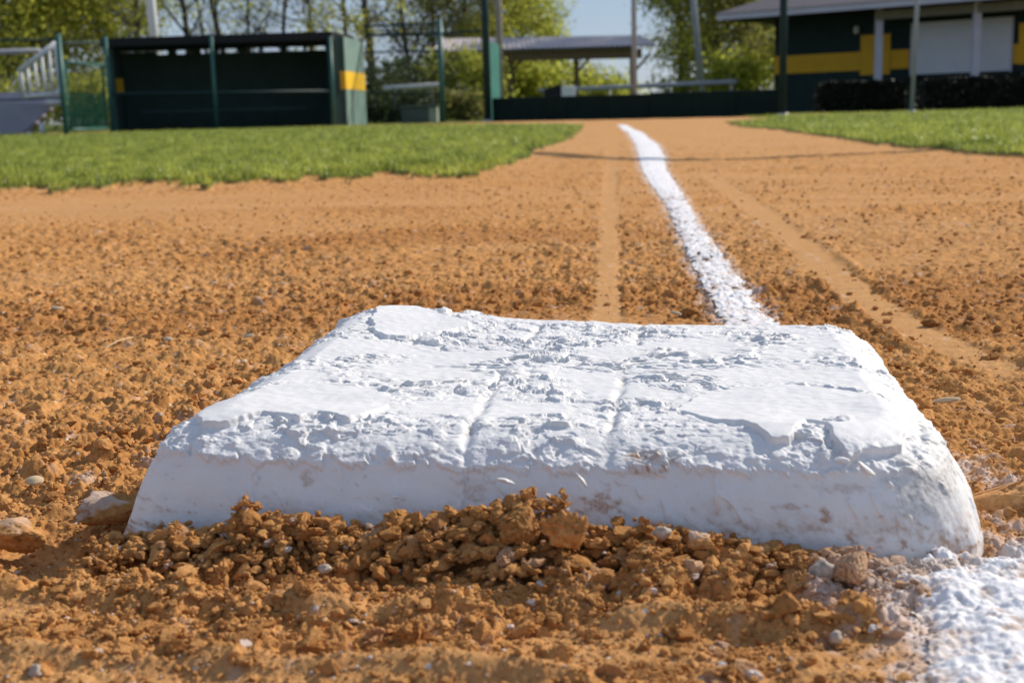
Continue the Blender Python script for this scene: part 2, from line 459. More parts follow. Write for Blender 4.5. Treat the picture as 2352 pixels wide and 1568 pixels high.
    xs, ys, rs, Rs = x.ravel()[idx], y.ravel()[idx], r.ravel()[idx], R.ravel()[idx]
    zl.ravel()[idx] += (.014 * fbm2(xs / .045, ys / .045, 51, 4, .65) + .015 * domes(xs, ys, .06, 52, .4, .15, .55, 1.5)) * Rs * sst(3.2, 4.5, rs)
    z = z + zl
    # chalk tint
    n = perlin2(x / .010, y / .010, 71) * .5 + perlin2(x / .03, y / .03, 72) * .5
    halo = np.clip(1.0 - (dln / lw - .42) / .32 + n * 1.1, 0, 1) * .42 * (n > -.12)
    fr = np.clip(1 - (.160 - x + (.545 - y) * -.1) / .050, 0, 1) * (1 - sst(.53, .60, y)) + .55 * np.exp(-((x - .255) / .03) ** 2) * (1 - sst(.66, .8, y))
    halo = np.maximum(halo, np.clip(fr + n * .9 - .3, 0, 1) * .75)
    sp = domes(x, y, .012, 73, .10, .1, .3, .2) * (r < 1.4) * (1 - sst(.0, .35, np.abs(bu) - BA)) * .0
    chalk = np.clip(np.maximum(halo, sp), 0, 1)
    dust = np.clip((1 - R * 1.6) * .8 + .7 * trk + .45 * sst(3.5, 7, y), 0, 1)
    dust = np.clip(dust + .6 * sst(.05, .5, perlin2(x * .7, y * 6 + x, 74)) * sst(1.3, 2.0, y), 0, 1)
    wet = np.clip(1.25 * np.clip(berm / .010, 0, 1) * (.75 + .5 * perlin2(x / .03, y / .03, 75)) + .75 * sst(.05, .45, perlin2(x * 1.7, y * 2.6, 76)) * sst(.62, .9, y) * (1 - sst(2.4, 3.6, y)), 0, 1) * (1 - trk)
    if full == 'wet': return z.astype(F4), R, chalk.astype(F4), dust.astype(F4), wet.astype(F4)
    return z.astype(F4), R, chalk.astype(F4), dust.astype(F4)

# ------------------------------------------------------------------ the ground sheet
def build_ground():
    r = [.05, .12, .2, .26, .31, .345]
    while r[-1] < 1.0: r.append(r[-1] * 1.00165)
    while r[-1] < 2.2: r.append(r[-1] * 1.0028)
    while r[-1] < 24: r.append(r[-1] * 1.0048)
    while r[-1] < 3500: r.append(r[-1] * 1.12)
    r = np.array(r)
    a = list(np.arange(-.50, .5001, .00105))
    step = .00105
    while a[-1] < math.pi - .04:
        step = min(step * 1.12, .0026 if a[-1] < .95 else .07); a.append(a[-1] + step)
    a = [v for v in a if v < math.pi - .02]
    left = []; step = .00105; v = -.50
    while v > -math.pi + .04:
        step = min(step * 1.12, .0026 if v > -.95 else .07); v -= step; left.append(v)
    a = np.array(sorted([q for q in left if q > -math.pi + .02]) + a)
    A, Rr = np.meshgrid(a, r)
    X = (Rr * np.sin(A)).astype(F4); Y = (Rr * np.cos(A)).astype(F4)
    Z, R, ch, du, wet = ground(X, Y, 'wet')
    G = grassmask(X, Y).astype(F4)
    bu, bv = to_base(X, Y)
    ins = (np.abs(bu) < BA - .012) & (np.abs(bv) < BB - .012)
    Z = np.where(ins, np.minimum(Z, 0) - .004, Z) + .014 * G * (Rr < 60)
    na, nr = len(a), len(r)
    V = np.stack([X.ravel(), Y.ravel(), Z.ravel()], 1)
    V = np.vstack([V, [[0, 0, 0]]])
    i = np.arange(nr - 1)[:, None] * na; j = np.arange(na)[None, :]; j2 = (j + 1) % na
    Q = np.stack([(i + j), (i + na + j), (i + na + j2), (i + j2)], -1).reshape(-1, 4)[:, ::-1]
    me = mesh_np('ground', V, Q)
    bm_tris = None
    T = np.concatenate([np.stack([ch.ravel(), G.ravel(), du.ravel()], 1), [[0, 0, 0]]])
    set_col(me, 'tint', T); set_col(me, 'wet', np.concatenate([wet.ravel(), [0]]))
    o = new_obj('ground', me, M['ground']); o['kind'] = 'structure'; o['label'] = 'orange brown infield dirt with loose clods and drag marks'
    return o
build_ground()

# ------------------------------------------------------------------ clods
def ico(sub):
    bm = bmesh.new(); bmesh.ops.create_icosphere(bm, subdivisions=sub, radius=1)
    V = np.array([v.co[:] for v in bm.verts], F4); F = np.array([[v.index for v in f.verts] for f in bm.faces], np.int32)
    bm.free(); return V, F
def clod_template(sub, seed, gran=.34, flat=.8):
    V, F = ico(sub); n = V / np.linalg.norm(V, axis=1)[:, None]
    x, y, z = n.T
    d = 1 + .46 * perlin3(x * 1.3 + seed, y * 1.3, z * 1.3, seed) + .22 * perlin3(x * 2.7, y * 2.7 + seed, z * 2.7, seed + 1)
    if sub >= 3:
        d = d + gran * (1.7 * np.abs(perlin3(x * 3.7, y * 3.7, z * 3.7 + seed, seed + 2)) + 1.1 * np.abs(perlin3(x * 7.5, y * 7.5 + seed, z * 7.5, seed + 3)) + .7 * perlin3(x * 14, y * 14, z * 14, seed + 4) * (sub > 3))
    elif sub == 2:
        d = d + .20 * perlin3(x * 4, y * 4, z * 4 + seed, seed + 2)
    V = n * d[:, None]
    if gran > .1:
        rs = np.random.RandomState(seed * 7 + 3)
        for _ in range(6):
            pn = rs.randn(3); pn /= np.linalg.norm(pn); off = rs.uniform(.50, .80)
            e = np.maximum(0, V @ pn - off); V = V - (e * rs.uniform(.6, .95))[:, None] * pn[None, :]
    V[:, 2] *= flat
    return V.astype(F4), F
TPL = {4: [clod_template(4, 50 + k, .30) for k in range(8)], 3: [clod_template(3, 100 + k) for k in range(8)], 2: [clod_template(2, 200 + k) for k in range(8)], 1: [clod_template(1, 300 + k) for k in range(6)]}
def scatter(items):
    """items: list of (sub, x, y, z, rad, chalk, tone) -> V,F,T"""
    Vs, Fs, Ts = [], [], []; off = 0
    for sub, x, y, z, rad, ch, tone in items:
        V, F = TPL[sub][random.randrange(len(TPL[sub]))]
        a, b = random.uniform(0, 6.283), random.uniform(-.5, .5)
        ca, sa, cb, sb = math.cos(a), math.sin(a), math.cos(b), math.sin(b)
        Rm = np.array([[ca, -sa, 0], [sa, ca, 0], [0, 0, 1]]) @ np.array([[1, 0, 0], [0, cb, -sb], [0, sb, cb]])
        s = np.array([rad * random.uniform(.7, 1.45), rad * random.uniform(.7, 1.3), rad * random.uniform(.8, 1.2)])
        Vs.append((V * s) @ Rm.T.astype(F4) + np.array([x, y, z], F4)); Fs.append(F + off); off += len(V)
        Ts.append(np.tile([ch, tone, 0], (len(V), 1)))
    return np.vstack(Vs), np.vstack(Fs), np.vstack(Ts)
def build_clods():
    items = []
    def put(n, rlo, rhi, slo, shi, sub, pw=1.0, chance=1.0, amax=.46):
        r = rlo * (rhi / rlo) ** RS.rand(n); a = RS.uniform(-amax, amax, n)
        x, y = r * np.sin(a), r * np.cos(a)
        z, R, ch, du, wet = ground(x, y, 'wet')
        bu, bv = to_base(x, y)
        ok = ~((np.abs(bu) < BA + .002) & (np.abs(bv) < BB + .002))
        s = slo * (shi / slo) ** (RS.rand(n) ** 1.8)
        ok &= RS.rand(n) < np.clip(R * 1.35, .04, 1) ** pw
        ok &= ~((ch > .45) & (s > .0016)) & ~((s > .0016) & (np.hypot(x + .232, y - .612) < .055))
        for k in np.nonzero(ok)[0]:
            c = 0.0
            q = random.random()
            if q < (.05 if s[k] < .0011 else .014) and s[k] < .0028: c = random.uniform(.25, .8)
            c = max(c, min(1, float(ch[k]) * random.uniform(.6, 1.5)))
            items.append((sub, x[k], y[k], z[k] + s[k] * random.uniform(.0, .55), s[k], c, min(1, max(0, random.random() * .75 + .25 - .5 * float(wet[k])))))
    put(420, .40, .62, .0014, .0036, 4, 1.2)
    put(5200, .39, .80, .0008, .0019, 2, .9)
    put(26000, .385, .75, .00040, .0011, 1, .55)
    put(1500, .388, .57, .0012, .0030, 4, 1.2)
    put(260, .395, .555, .0030, .0056, 4, 1.3)
    put(9000, .388, .57, .0007, .0016, 2, 1.0)
    put(2400, .62, 1.25, .0016, .0042, 3, 1.4, amax=.75)
    put(16000, .62, 1.6, .0008, .0019, 1, .9, amax=.75)
    put(13000, 1.2, 3.6, .0014, .0050, 1, 1.2, amax=.66)
    put(5000, 3.0, 8.0, .0018, .0050, 1, 1.1)
    # the loose heap against the front face
    n = 2300
    u = RS.uniform(-.205, .195, n); d = np.abs(RS.normal(.004, .024, n)) + .003
    hb = np.interp(u, _bu, _bh) * np.exp(-(np.maximum(d - .012, 0) / .024) ** 2)
    x = BC[0] + BU[0] * u - BV[0] * (BB + d); y = BC[1] + BU[1] * u - BV[1] * (BB + d)
    z, R, ch, du = ground(x, y)
    for k in range(n):
        s = .0011 + .0031 * random.random() ** 2.4 * min(1, hb[k] / .012 + .25)
        top = max(z[k] + s * .4, hb[k] - s * .7)
        if random.random() < .35 and hb[k] < .004: continue
        c = float(ch[k]) if random.random() > .05 or s > .0026 else random.uniform(.3, .9)
        zz = z[k] + (top - z[k]) * (random.random() ** .55)
        items.append((4 if s > .0030 else (3 if s > .0015 else 2), x[k], y[k], zz, s, min(1, c), .10 + random.random() * .6))
    # low heaps of separate crumbs in the raked foreground
    n = 5200
    y = RS.uniform(.385, .56, n); x = RS.uniform(-.5, .42, n) * y
    z, R, ch, du = ground(x, y)
    env = .0085 * np.clip(fbm2(x / .034, y / .024, 310, 3) * 1.8 - .12, 0, 1) * np.clip(R * 2.2 - .15, 0, 1)
    for k in range(n):
        if env[k] < .0006 or ch[k] > .4: continue
        s = .0008 + .0021 * random.random() ** 2.2
        items.append((3 if s > .0015 else 2, x[k], y[k], z[k] + max(s * .3, env[k] * random.random() ** .6 - s * .3), s, .8 if random.random() < .02 else 0, .25 + random.random() * .75))
    # small towers of crumbs that stand up against the base
    for px, py, hgt in ((562, 1140, .021), (1210, 1125, .021), (1292, 1118, .0235), (905, 1172, .014), (640, 1170, .0125), (1150, 1150, .016), (400, 1195, .010), (1480, 1188, .0125), (1105, 1158, .014)):
        u0, z0 = front_plane(px, py, .010)
        for k in range(26):
            t = k / 25
            s = .0046 * (1 - t) + .0016
            if px == 1292: s = s * .75
            d = .012 + random.uniform(-.003, .004) + .006 * (1 - t); uu = u0 + random.uniform(-.004, .004) * (1.5 - t)
            p = BC + BU * uu - BV * (BB + d)
            items.append((4, p[0], p[1], z0 * t - s * .5, s, 0, .2 + random.random() * .5))
    V, F, T = scatter(items)
    me = mesh_np('dirt_clods', V, F, False); set_col(me, 'tint', T)
    o = new_obj('dirt_clods', me, M['clod']); o['kind'] = 'stuff'; o['label'] = 'loose crumbs and clods of orange dirt around the base'
build_clods()

# single clods and stones one can point at
def single_clod(name, x, y, z, rad, seed, label, cat, mat='clod', sub=5, scale=(1, 1, 1), rot=(0, 0, 0), chalk_top=0.0, tone=.5, chalk_all=0.0):
    V, F = clod_template(sub, seed, (.15 if chalk_top else .28) if mat == 'clod' else .08, 1.0)
    V = V * np.array(scale, F4) * rad
    me = mesh_np(name, V, F)
    if mat == 'clod':
        n = V / (np.linalg.norm(V, axis=1)[:, None] + 1e-9)
        c = sst(.38, .62, V[:, 2] / (rad * scale[2]) + .5 * perlin3(V[:, 0] / (rad * .5), V[:, 1] / (rad * .5), V[:, 2] / (rad * .5), seed)) * chalk_top
        c = np.maximum(c, chalk_all * (1 + .4 * perlin3(V[:, 0] / (rad * .4), V[:, 1] / (rad * .4), V[:, 2] / (rad * .4), seed + 5)))
        set_col(me, 'tint', np.stack([np.clip(c, 0, 1) * .42, np.full(len(V), tone, F4)], 1))
    o = new_obj(name, me, M[mat]); o.location = (x, y, z); o.rotation_euler = rot
    return tag(o, label, cat)
def gpz(px, py, z): return gp(px, py, z)
p = gpz(250, 1120, .012); single_clod('chalky_clod', p[0], p[1], .001, .0135, 11, 'flat white topped clod wedged against the left side of the base', 'clod', scale=(1.2, .9, .62), rot=(.15, -.25, .3), chalk_top=1.0, tone=.3)
p = gpz(24, 1185, .006); single_clod('chalky_clod', p[0], p[1], -.003, .0125, 12, 'brown clod with a thin white cap beside the left edge of the photo', 'clod', scale=(1.15, .9, .7), chalk_top=.6, tone=.7)
u0, z0 = front_plane(1312, 1205, .03); p = BC + BU * u0 - BV * (BB + .034)
single_clod('earth_flake', p[0], p[1], z0 - .002, .0092, 13, 'pale orange flat flake of earth leaning on the heap before the base', 'clod', scale=(1.1, .42, .78), rot=(.35, .35, -.2), tone=1.0)
u0, z0 = front_plane(1205, 1168, .02); p = BC + BU * u0 - BV * (BB + .022)
single_clod('dirt_clod', p[0], p[1], z0 - .006, .0085, 14, 'largest round brown clod on the crest of the heap', 'clod', tone=.35)
u0, z0 = front_plane(1962, 1283, .03); p = BC + BU * u0 - BV * (BB + .03)
single_clod('chalky_clod', p[0], p[1], z0 - .003, .0068, 15, 'pinkish chalk dusted clod at the right end of the heap', 'clod', scale=(1.1, .9, .95), chalk_all=.6, tone=1.0)
u0, z0 = front_plane(1890, 1300, .035); p = BC + BU * u0 - BV * (BB + .034)
single_clod('pebble', p[0], p[1], z0 - .003, .0042, 16, 'grey pebble half buried beside the pinkish chalk dusted clod', 'pebble', 'pebble', sub=3, scale=(1.2, .8, 1.1))
u0, z0 = front_plane(1585, 1290, .035); p = BC + BU * u0 - BV * (BB + .036)
single_clod('pebble', p[0], p[1], z0 - .003, .0042, 17, 'largest rounded whitish pebble on the front slope of the heap', 'pebble', sub=3, chalk_all=.5, tone=.9, scale=(1.1, .9, .9))
u0, z0 = front_plane(1520, 1213, .02); p = BC + BU * u0 - BV * (BB + .02)
single_clod('pebble', p[0], p[1], z0 - .002, .0032, 18, 'pale pebble at the top of the heap touching the base front', 'pebble', 'pebble', sub=3, scale=(1.15, .8, .8))
u0, z0 = front_plane(1598, 1225, .02); p = BC + BU * u0 - BV * (BB + .022)
single_clod('chalky_clod', p[0], p[1], z0 - .003, .0048, 19, 'small chalk streaked clod right of the pale pebble on the heap top', 'clod', scale=(1.3, .8, .8), chalk_top=.8, tone=.8)
p = gpz(86, 1546, 0); single_clod('pebble', p[0], p[1], .001, .0028, 20, 'bright white pebble in the bottom left corner of the photo', 'pebble', 'pebble', sub=3)
p = gpz(745, 1300, .006); single_clod('pebble', p[0], p[1], .005, .0020, 21, 'small white stone on the left slope of the heap', 'pebble', 'pebble', sub=3, scale=(1.3, .9, .9))
p = gpz(1920, 1470, 0); single_clod('pebble', p[0], p[1], .001, .0024, 22, 'small pale stone lying before the heap near the front chalk', 'pebble', 'pebble', sub=3)
p = gpz(2300, 1150, .0); single_clod('dirt_clod', p[0], p[1], .000, .017, 23, 'broad pale orange clod right of the base', 'clod', scale=(1.4, 1, .5), tone=1.0, chalk_all=.1)
p = gpz(1580, 722, 0); single_clod('dirt_clod', p[0], p[1], .002, .0062, 24, 'dark round clod just left of the chalk line behind the base', 'clod', tone=0.0, scale=(1.2, .9, .75))
p = gpz(2135, 745, 0); single_clod('dirt_clod', p[0], p[1], .002, .0062, 25, 'reddish clod beside the right drag track', 'clod', tone=.1, scale=(1.3, .9, .7))

# dry seed husks and a straw on the dirt
def husk(px, py, L, W, rz, label, group='dry husks on the dirt'):
    p = gp(px, py, 0); z = float(ground(np.array([p[0]]), np.array([p[1]]))[0][0]) + .0035
    n = 12; V = []; F = []
    for k in range(n + 1):
        t = k / n; w = W * math.sin(math.pi * (t * .9 + .05)) ** .7; xx = (t - .5) * L
        for q in (-1, -.5, 0, .5, 1):
            V.append((xx, q * w * .5, .25 * W * (1 - q * q) * math.sin(math.pi * t) + .0010))
    for k in range(n + 1):
        t = k / n; w = W * math.sin(math.pi * (t * .9 + .05)) ** .7; xx = (t - .5) * L
        for q in (-1, -.5, 0, .5, 1):
            V.append((xx, q * w * .5, .25 * W * (1 - q * q) * math.sin(math.pi * t)))
    N = 5 * (n + 1)
    for k in range(n):
        for q in range(4):
            a = k * 5 + q; F.append((a, a + 1, a + 6, a + 5)); F.append((N + a, N + a + 5, N + a + 6, N + a + 1))
    me = mesh_np('seed_husk', V, F)
    o = new_obj('seed_husk', me, M['husk']); o.location = (p[0], p[1], z); o.rotation_euler = (random.uniform(.15, .5), random.uniform(-.2, .2), rz)
    tag(o, label, 'husk', group)
husk(386, 783, .012, .006, -.5, 'pale pointed husk lying left of the far left corner of the base')
husk(132, 722, .013, .005, .1, 'flat pale husk farthest left on the open dirt')
husk(572, 775, .011, .004, .1, 'small husk nearest the far left corner of the base')
husk(490, 650, .010, .005, 0, 'small whitish husk on the dirt far behind the pointed husk')
husk(560, 827, .006, .004, .8, 'tiny pale husk close beside the left edge of the base')
husk(650, 655, .009, .004, .3, 'tiny husk on the dirt farthest back left of the base')
husk(1552, 722, .018, .005, -1.0, 'tan splinter of husk beside the dark round clod')
husk(2175, 918, .018, .006, -.4, 'pale husk on the clods right of the base')
husk(80, 1110, .010, .007, .2, 'white flake on the dirt left of the flat white topped clod')
m = MB(); pts = []
for k in range(9):
    t = k / 8; q = gp(235 + 70 * t, 803 - 28 * t + 5 * math.sin(t * 3), .006); pts.append((q[0], q[1], .006 + .004 * math.sin(t * 3)))
tag(m.tube(pts, [.0006] * 9, 6).build('dry_straw', M['husk'], smooth=True), 'thin yellow straw lying across the clods at left', 'straw')

# ------------------------------------------------------------------ chalk lines
def build_line():
    y = [.93]
    while y[-1] < 16.6: y.append(y[-1] + max(.0017, .0022 * y[-1]))
    y = np.array(y); nt = 64
    t = np.linspace(-.75, .75, nt)
    lx = np.interp(y, [p[1] for p in LINE], [p[0] for p in LINE]); w = np.interp(y, [p[1] for p in LINE], LWID)
    for _ in range(2): pass
    sl = np.gradient(lx, y)
    X = lx[:, None] + t[None, :] * w[:, None]; Y = np.repeat(y[:, None], nt, 1) - sl[:, None] * t[None, :] * w[:, None]
    z, R, ch, du = ground(X, Y)
    n = .55 * perlin2(X / .011, Y / .013, 81) + .35 * perlin2(X / .004, Y / .005, 82) + .35 * perlin2(X / .035, Y / .06, 83)
    e = (.5 - np.abs(t))[None, :] * 2 + .35 * n
    thin = 1 - sst(2.2, 3.6, Y)
    cover = e - .16 * thin * (.5 + 1.6 * np.maximum(0, -n)) * (1)
    hole = (n < -.37) & (thin > .3)
    keep = (cover > .05) & ~hole
    lump = domes(X + .002 * n, Y, .0065, 84, .6, .25, .7, 1.2) * .0017 * (.35 + .65 * thin) + .0008 * domes(X + .001 * n, Y, .0028, 85, .7, .25, .7, 1) * (Y < 2.5) + .0012 * n
    Z = z + .0012 + .0024 * np.clip(e * 1.6, 0, 1) + lump
    V = np.stack([X.ravel(), Y.ravel(), Z.ravel()], 1)
    ny = len(y); i = np.arange(ny - 1)[:, None] * nt; j = np.arange(nt - 1)[None, :]
    Q = np.stack([i + j, i + j + 1, i + nt + j + 1, i + nt + j], -1).reshape(-1, 4)
    k = keep.ravel(); Q = Q[k[Q].sum(1) >= 3]
    used = np.unique(Q); mp = np.full(len(V), -1); mp[used] = np.arange(len(used))
    me = mesh_np('chalk_line', V[used], mp[Q])
    dirt = np.clip(.30 - n * .75 - e * .25, 0, .85) * (.35 + .65 * thin)
    set_col(me, 'tint', np.stack([dirt.ravel()[used]] * 3, 1))
    tag(new_obj('chalk_line', me, M['chalk']), 'long white chalk foul line running from behind the base to the far fence', 'chalk line')
build_line()
def build_front_chalk():
    x = np.arange(.085, .40, .00075); y = np.arange(.33, .565, .00095)
    X, Y = np.meshgrid(x, y)
    z, R, ch, du = ground(X, Y)
    n = .5 * perlin2(X / .018, Y / .018, 91) + .4 * perlin2(X / .006, Y / .006, 92) + .2 * perlin2(X / .0025, Y / .0025, 93)
    edge = np.interp(Y, [.33, .41, .44, .47, .50, .53, .56], [.108, .128, .145, .150, .152, .154, .166])
    e = (X - edge) / .018
    top = (.545 + .02 * n - Y) / .02
    cover = np.minimum(np.minimum(e, top), (.40 - X) / .03) + .9 * n
    keep = cover > .30
    Z = z * (1 - .25 * sst(.5, 1.6, cover)) + .0006 * sst(.3, .7, cover) + .0040 * np.clip(cover * .5, 0, 1) + .0042 * fbm2(X / .024, Y / .024, 94, 5, .65) + .0007 * domes(X + .002 * n, Y, .0095, 95, .5, .2, .7, 1.2) + .0006 * domes(X + .001 * n, Y, .003, 96, .6, .25, .7, 1)
    V = np.stack([X.ravel(), Y.ravel(), Z.ravel()], 1)
    nx, ny = len(x), len(y); i = np.arange(ny - 1)[:, None] * nx; j = np.arange(nx - 1)[None, :]
    Q = np.stack([i + j, i + j + 1, i + nx + j + 1, i + nx + j], -1).reshape(-1, 4)
    k = keep.ravel(); Q = Q[k[Q].all(1)]
    used = np.unique(Q); mp = np.full(len(V), -1); mp[used] = np.arange(len(used))
    me = mesh_np('chalk_line', V[used], mp[Q])
    dirt = np.clip(np.maximum(.75 - cover * .5 - n * .5, .55 * sst(.22, .5, -n)), 0, .85)
    set_col(me, 'tint', np.stack([dirt.ravel()[used]] * 3, 1))
    tag(new_obj('chalk_line', me, M['chalk']), 'thick heap of white chalk powder in front of the right corner of the base', 'chalk line')
build_front_chalk()

# ------------------------------------------------------------------ the base
def uv(px, py, z):
    P = gp(px, py, z); return to_base(P[0], P[1])
PATCHES = [
    ([uv(*q, .063) for q in ((850, 722), (872, 703), (950, 700), (1010, 706), (1080, 717), (1075, 724), (1010, 735), (930, 748), (880, 750), (856, 742))], .0030),
    ([uv(*q, .053) for q in ((452, 936), (480, 918), (560, 905), (610, 890), (720, 880), (830, 884), (905, 903), (890, 926), (840, 950), (800, 962), (730, 950), (690, 958), (600, 950), (560, 958), (500, 962), (462, 962))], .0034),
    ([uv(*q, .053) for q in ((1552, 925), (1575, 908), (1600, 892), (1660, 878), (1800, 868), (1950, 880), (2060, 905), (2090, 945), (2070, 985), (1985, 992), (1945, 998), (1915, 985), (1895, 960), (1850, 955), (1815, 985), (1770, 985), (1700, 962), (1640, 955), (1600, 942))], .0046),
]
GROOVES = [[uv(1153, 853, .05), uv(1056, 1017, .05)], [uv(1432, 860, .05), uv(1387, 1026, .05)], [uv(1252, 751, .047), uv(1203, 800, .047)], [uv(1477, 748, .047), uv(1460, 796, .047)],
           [uv(1003, 847, .049), uv(1162, 848, .049)], [uv(1418, 852, .049), uv(1520, 849, .049)], [uv(940, 797, .049), uv(1206, 798, .049)], [uv(1010, 752, .05), uv(950, 798, .05)]]
def build_base():
    NC = 2700
    th = np.linspace(0, 2 * math.pi, NC, endpoint=False)
    # resample so that points are even along the outline
    def outline(t, n):
        c, s = np.cos(t), np.sin(t); k = (np.abs(c) ** n + np.abs(s) ** n) ** (-1 / n)
        return c * k, s * k
    tt = np.linspace(0, 2 * math.pi, 40000); cx, cy = outline(tt, 9.0)
    L = np.concatenate([[0], np.cumsum(np.hypot(np.diff(cx) * BA, np.diff(cy) * BB))])
    th = np.interp(np.linspace(0, L[-1], NC, endpoint=False), L, tt)
    cx, cy = outline(th, 9.0)
    prof = []                                   # (inset, height fraction kind)
    for k in range(210): prof.append((BB - (BB - .042) * (k / 210) ** .85 if k else BB - .0004, 0.0))
    for k in range(70):
        a = k / 69; prof.append((.042 - .027 * a, -.0135 * a ** 1.4))
    i0, d0 = prof[-1]
    for k in range(1, 71):
        t = k / 70; prof.append((i0 * (1 - t) ** 1.15 - .0012 * math.sin(math.pi * t), d0 + (-.055 - d0) * t))
    prof += [(-.0012, -.0585), (-.0005, -.062), (.003, -.066)]
    prof = np.array(prof); NP = len(prof)
    ins, dz = prof[:, 0], prof[:, 1]
    U = cx[None, :] * (BA - ins * np.minimum(1, 1 + (BA - BB) / BB * (ins > .05)))[:, None]
    sx = np.where(ins > .042, (BA - .042) * (BB - ins) / (BB - .042), BA - ins); sy = BB - ins
    U = cx[None, :] * sx[:, None]; W = cy[None, :] * sy[:, None]
    un, vn = np.clip(U / BA, -1, 1), np.clip(W / BB, -1, 1)
    U = np.where(U < 0, U * np.interp(vn, [-1, -.85, -.35, .3, 1], [1.015, .985, .905, .90, .895]), U * np.interp(vn, [-1, -.3, .5, 1], [1.03, 1.012, 1.0, 1.02]))
    a, b = (un + 1) / 2, (vn + 1) / 2
    H = (.0535 * (1 - a) + .0515 * a) * (1 - b) + (.0640 * (1 - a) + .0510 * a) * b
    H = H - .0065 * (1 - un ** 2) * (.35 + .65 * b) - .002 * (1 - vn ** 2)
    H = H + .0045 * np.exp(-(((un + .82) / .42) ** 2 + ((vn - .9) / .45) ** 2)) + .0012 * perlin2(U / .07, W / .07, 200)
    sidef = np.clip(-dz / .055, 0, 1.2)[:, None]
    Z = np.where(dz[:, None] >= -.0136, H + dz[:, None], H + dz[:, None] * (1 - 0) + 0 * U)
    # squeeze the side so that the foot stays near the ground
    low = dz[:, None] < -.0136
    fr = (dz[:, None] + .0135) / (-.066 + .0135)
    Z = np.where(low, (H - .0135) * (1 - fr) + (-.010) * fr, Z)
    # bulge noise on outline
    bul = .0022 * perlin2(th[None, :] * 5 + 0 * Z, Z / .05, 201) + .0008 * perlin2(th[None, :] * 22 + 0 * Z, Z / .02, 202)
    P = np.stack([U + cx[None, :] * bul * sidef, W + cy[None, :] * bul * sidef, Z], -1).astype(F4)
    def normals(P):
        du = np.roll(P, -1, 1) - np.roll(P, 1, 1); dv = np.gradient(P, axis=0)
        n = np.cross(dv, du); n /= np.linalg.norm(n, axis=-1, keepdims=True) + 1e-12
        return n
    N = normals(P)
    if N[0:200, :, 2].mean() < 0: N = -N
    N[:3] = (0, 0, 1)
    u, v, z = P[..., 0], P[..., 1], P[..., 2]
    topm = sst(.45, .8, N[..., 2])
    wu = u + .0016 * perlin2(u / .009, v / .009, 210) + .0005 * perlin2(u / .003, v / .003, 211); wv = v + .0020 * perlin2(u / .012, v / .012, 212) + .0006 * perlin2(u / .0035, v / .0035, 213)
    D = np.zeros_like(u); pm = np.zeros_like(u); rim = np.zeros_like(u)
    for poly, hgt in PATCHES:
        poly = [(float(p), float(q)) for p, q in poly]
        m = inpoly(wu, wv, poly)
        d, _ = segdist(wu, wv, poly + [poly[0]])
        sd = np.where(m, d, -d)
        q = sst(-.0004, .0011, sd)
        back = sst(.0, .05, v - min(p[1] for p in poly)) * .75 if hgt > .0032 else 0 * v
        D += q * (hgt * (1 - back) + .0008 * perlin2(u / .03, v / .03, 214)); pm = np.maximum(pm, q)
        rim = np.maximum(rim, np.exp(-((sd + .007) / .006) ** 2))
    # flaked paint layers
    fl = np.clip(.22 + 1.7 * perlin2(u / .05, v / .045, 220) + .65 * np.exp(-((u - .01) / .10) ** 2), .06, 1.35) * (1 - pm)
    n1 = perlin2(wu / .0100, wv / .0075, 221) + .25 * perlin2(wu / .0045, wv / .0038, 222)
    n2 = perlin2(wu / .017, wv / .011, 223) + .28 * perlin2(wu / .0065, wv / .005, 224)
    n3 = perlin2(wu / .0042, wv / .0036, 225)
    n4 = perlin2(u / .045, v / .04, 229)
    flake = .0005 * sst(.12, .17, n1) + .0011 * sst(.165, .205, n2) + .00022 * sst(.15, .3, n3) - .0011 * sst(.30, .345, -n1 + .25 * n4) + .0012 * sst(.38, .44, n2 + .3 * n4)
    pillow = .0008 * domes(wu, wv, .0058, 226, .45, .2, .62, 1.2)
    D += topm * fl * (flake * .86 + pillow * .7)
    D += topm * .00025 * perlin2(u / .006, v / .006, 228)
    gr = np.zeros_like(u)
    for k, g in enumerate(GROOVES):
        d, _ = segdist(wu * .6 + u * .4, wv * .6 + v * .4, g); w = .0027 if k < 4 else .0024
        gr = np.maximum(gr, np.exp(-(d / w) ** 2) * (1.0 if k < 6 else .7) * np.clip(.75 + .8 * perlin2(u / .012, v / .016, 264), .15, 1.1))
    D -= topm * gr * .0024 * (1 - pm)
    # crust of thick paint that ends in ragged drips on the shoulder
    edge = .0190 + .0030 * perlin2(u / .013 + v / .013, 0 * u + .5, 230) + .0023 * perlin2((u + v) / .0042, 0 * u + 1.5, 231) + .0018 * perlin2((u + v) / .0017, z / .004, 232)
    depth = H - z
    crust = sst(-.0006, .0009, edge - .0045 - depth)
    shoulder = sst(.002, .010, depth) * crust
    rightc = sst(.12, .19, u)
    D += crust * .0013 * (1 - rightc * .8) * sst(0, .006, depth)
    lum = domes(u + .002 * n1, v + z * .8, .0068, 233, .6, .2, .7, 1.3) * .0019 + domes(u + .0006 * n3, v + z, .0027, 234, .7, .25, .7, 1) * .0006 + .0007 * perlin2(u / .0045, (v + z) / .0045, 235)
    lum = lum * .56
    D += (shoulder + .55 * np.exp(-((BB - np.abs(v) - .05) / .012) ** 2) * topm * (1 - pm) + rim * topm * .8) * lum * .95
    # drips and hair cracks on the faces
    face = sst(.014, .019, depth)
    D += face * (.0005 * perlin2((u + v) / .02, z / .01, 240) + .00018 * perlin2((u + v) / .004, z / .004, 241))
    fd = sst(.35, .55, -perlin2((u + v) / .006, z / .011, 242)) * sst(.0, .3, perlin2((u + v) / .03, z / .03, 243)) * (1 - sst(.030, .040, depth))
    D += face * fd * .0011
    front = v < -.5 * BB
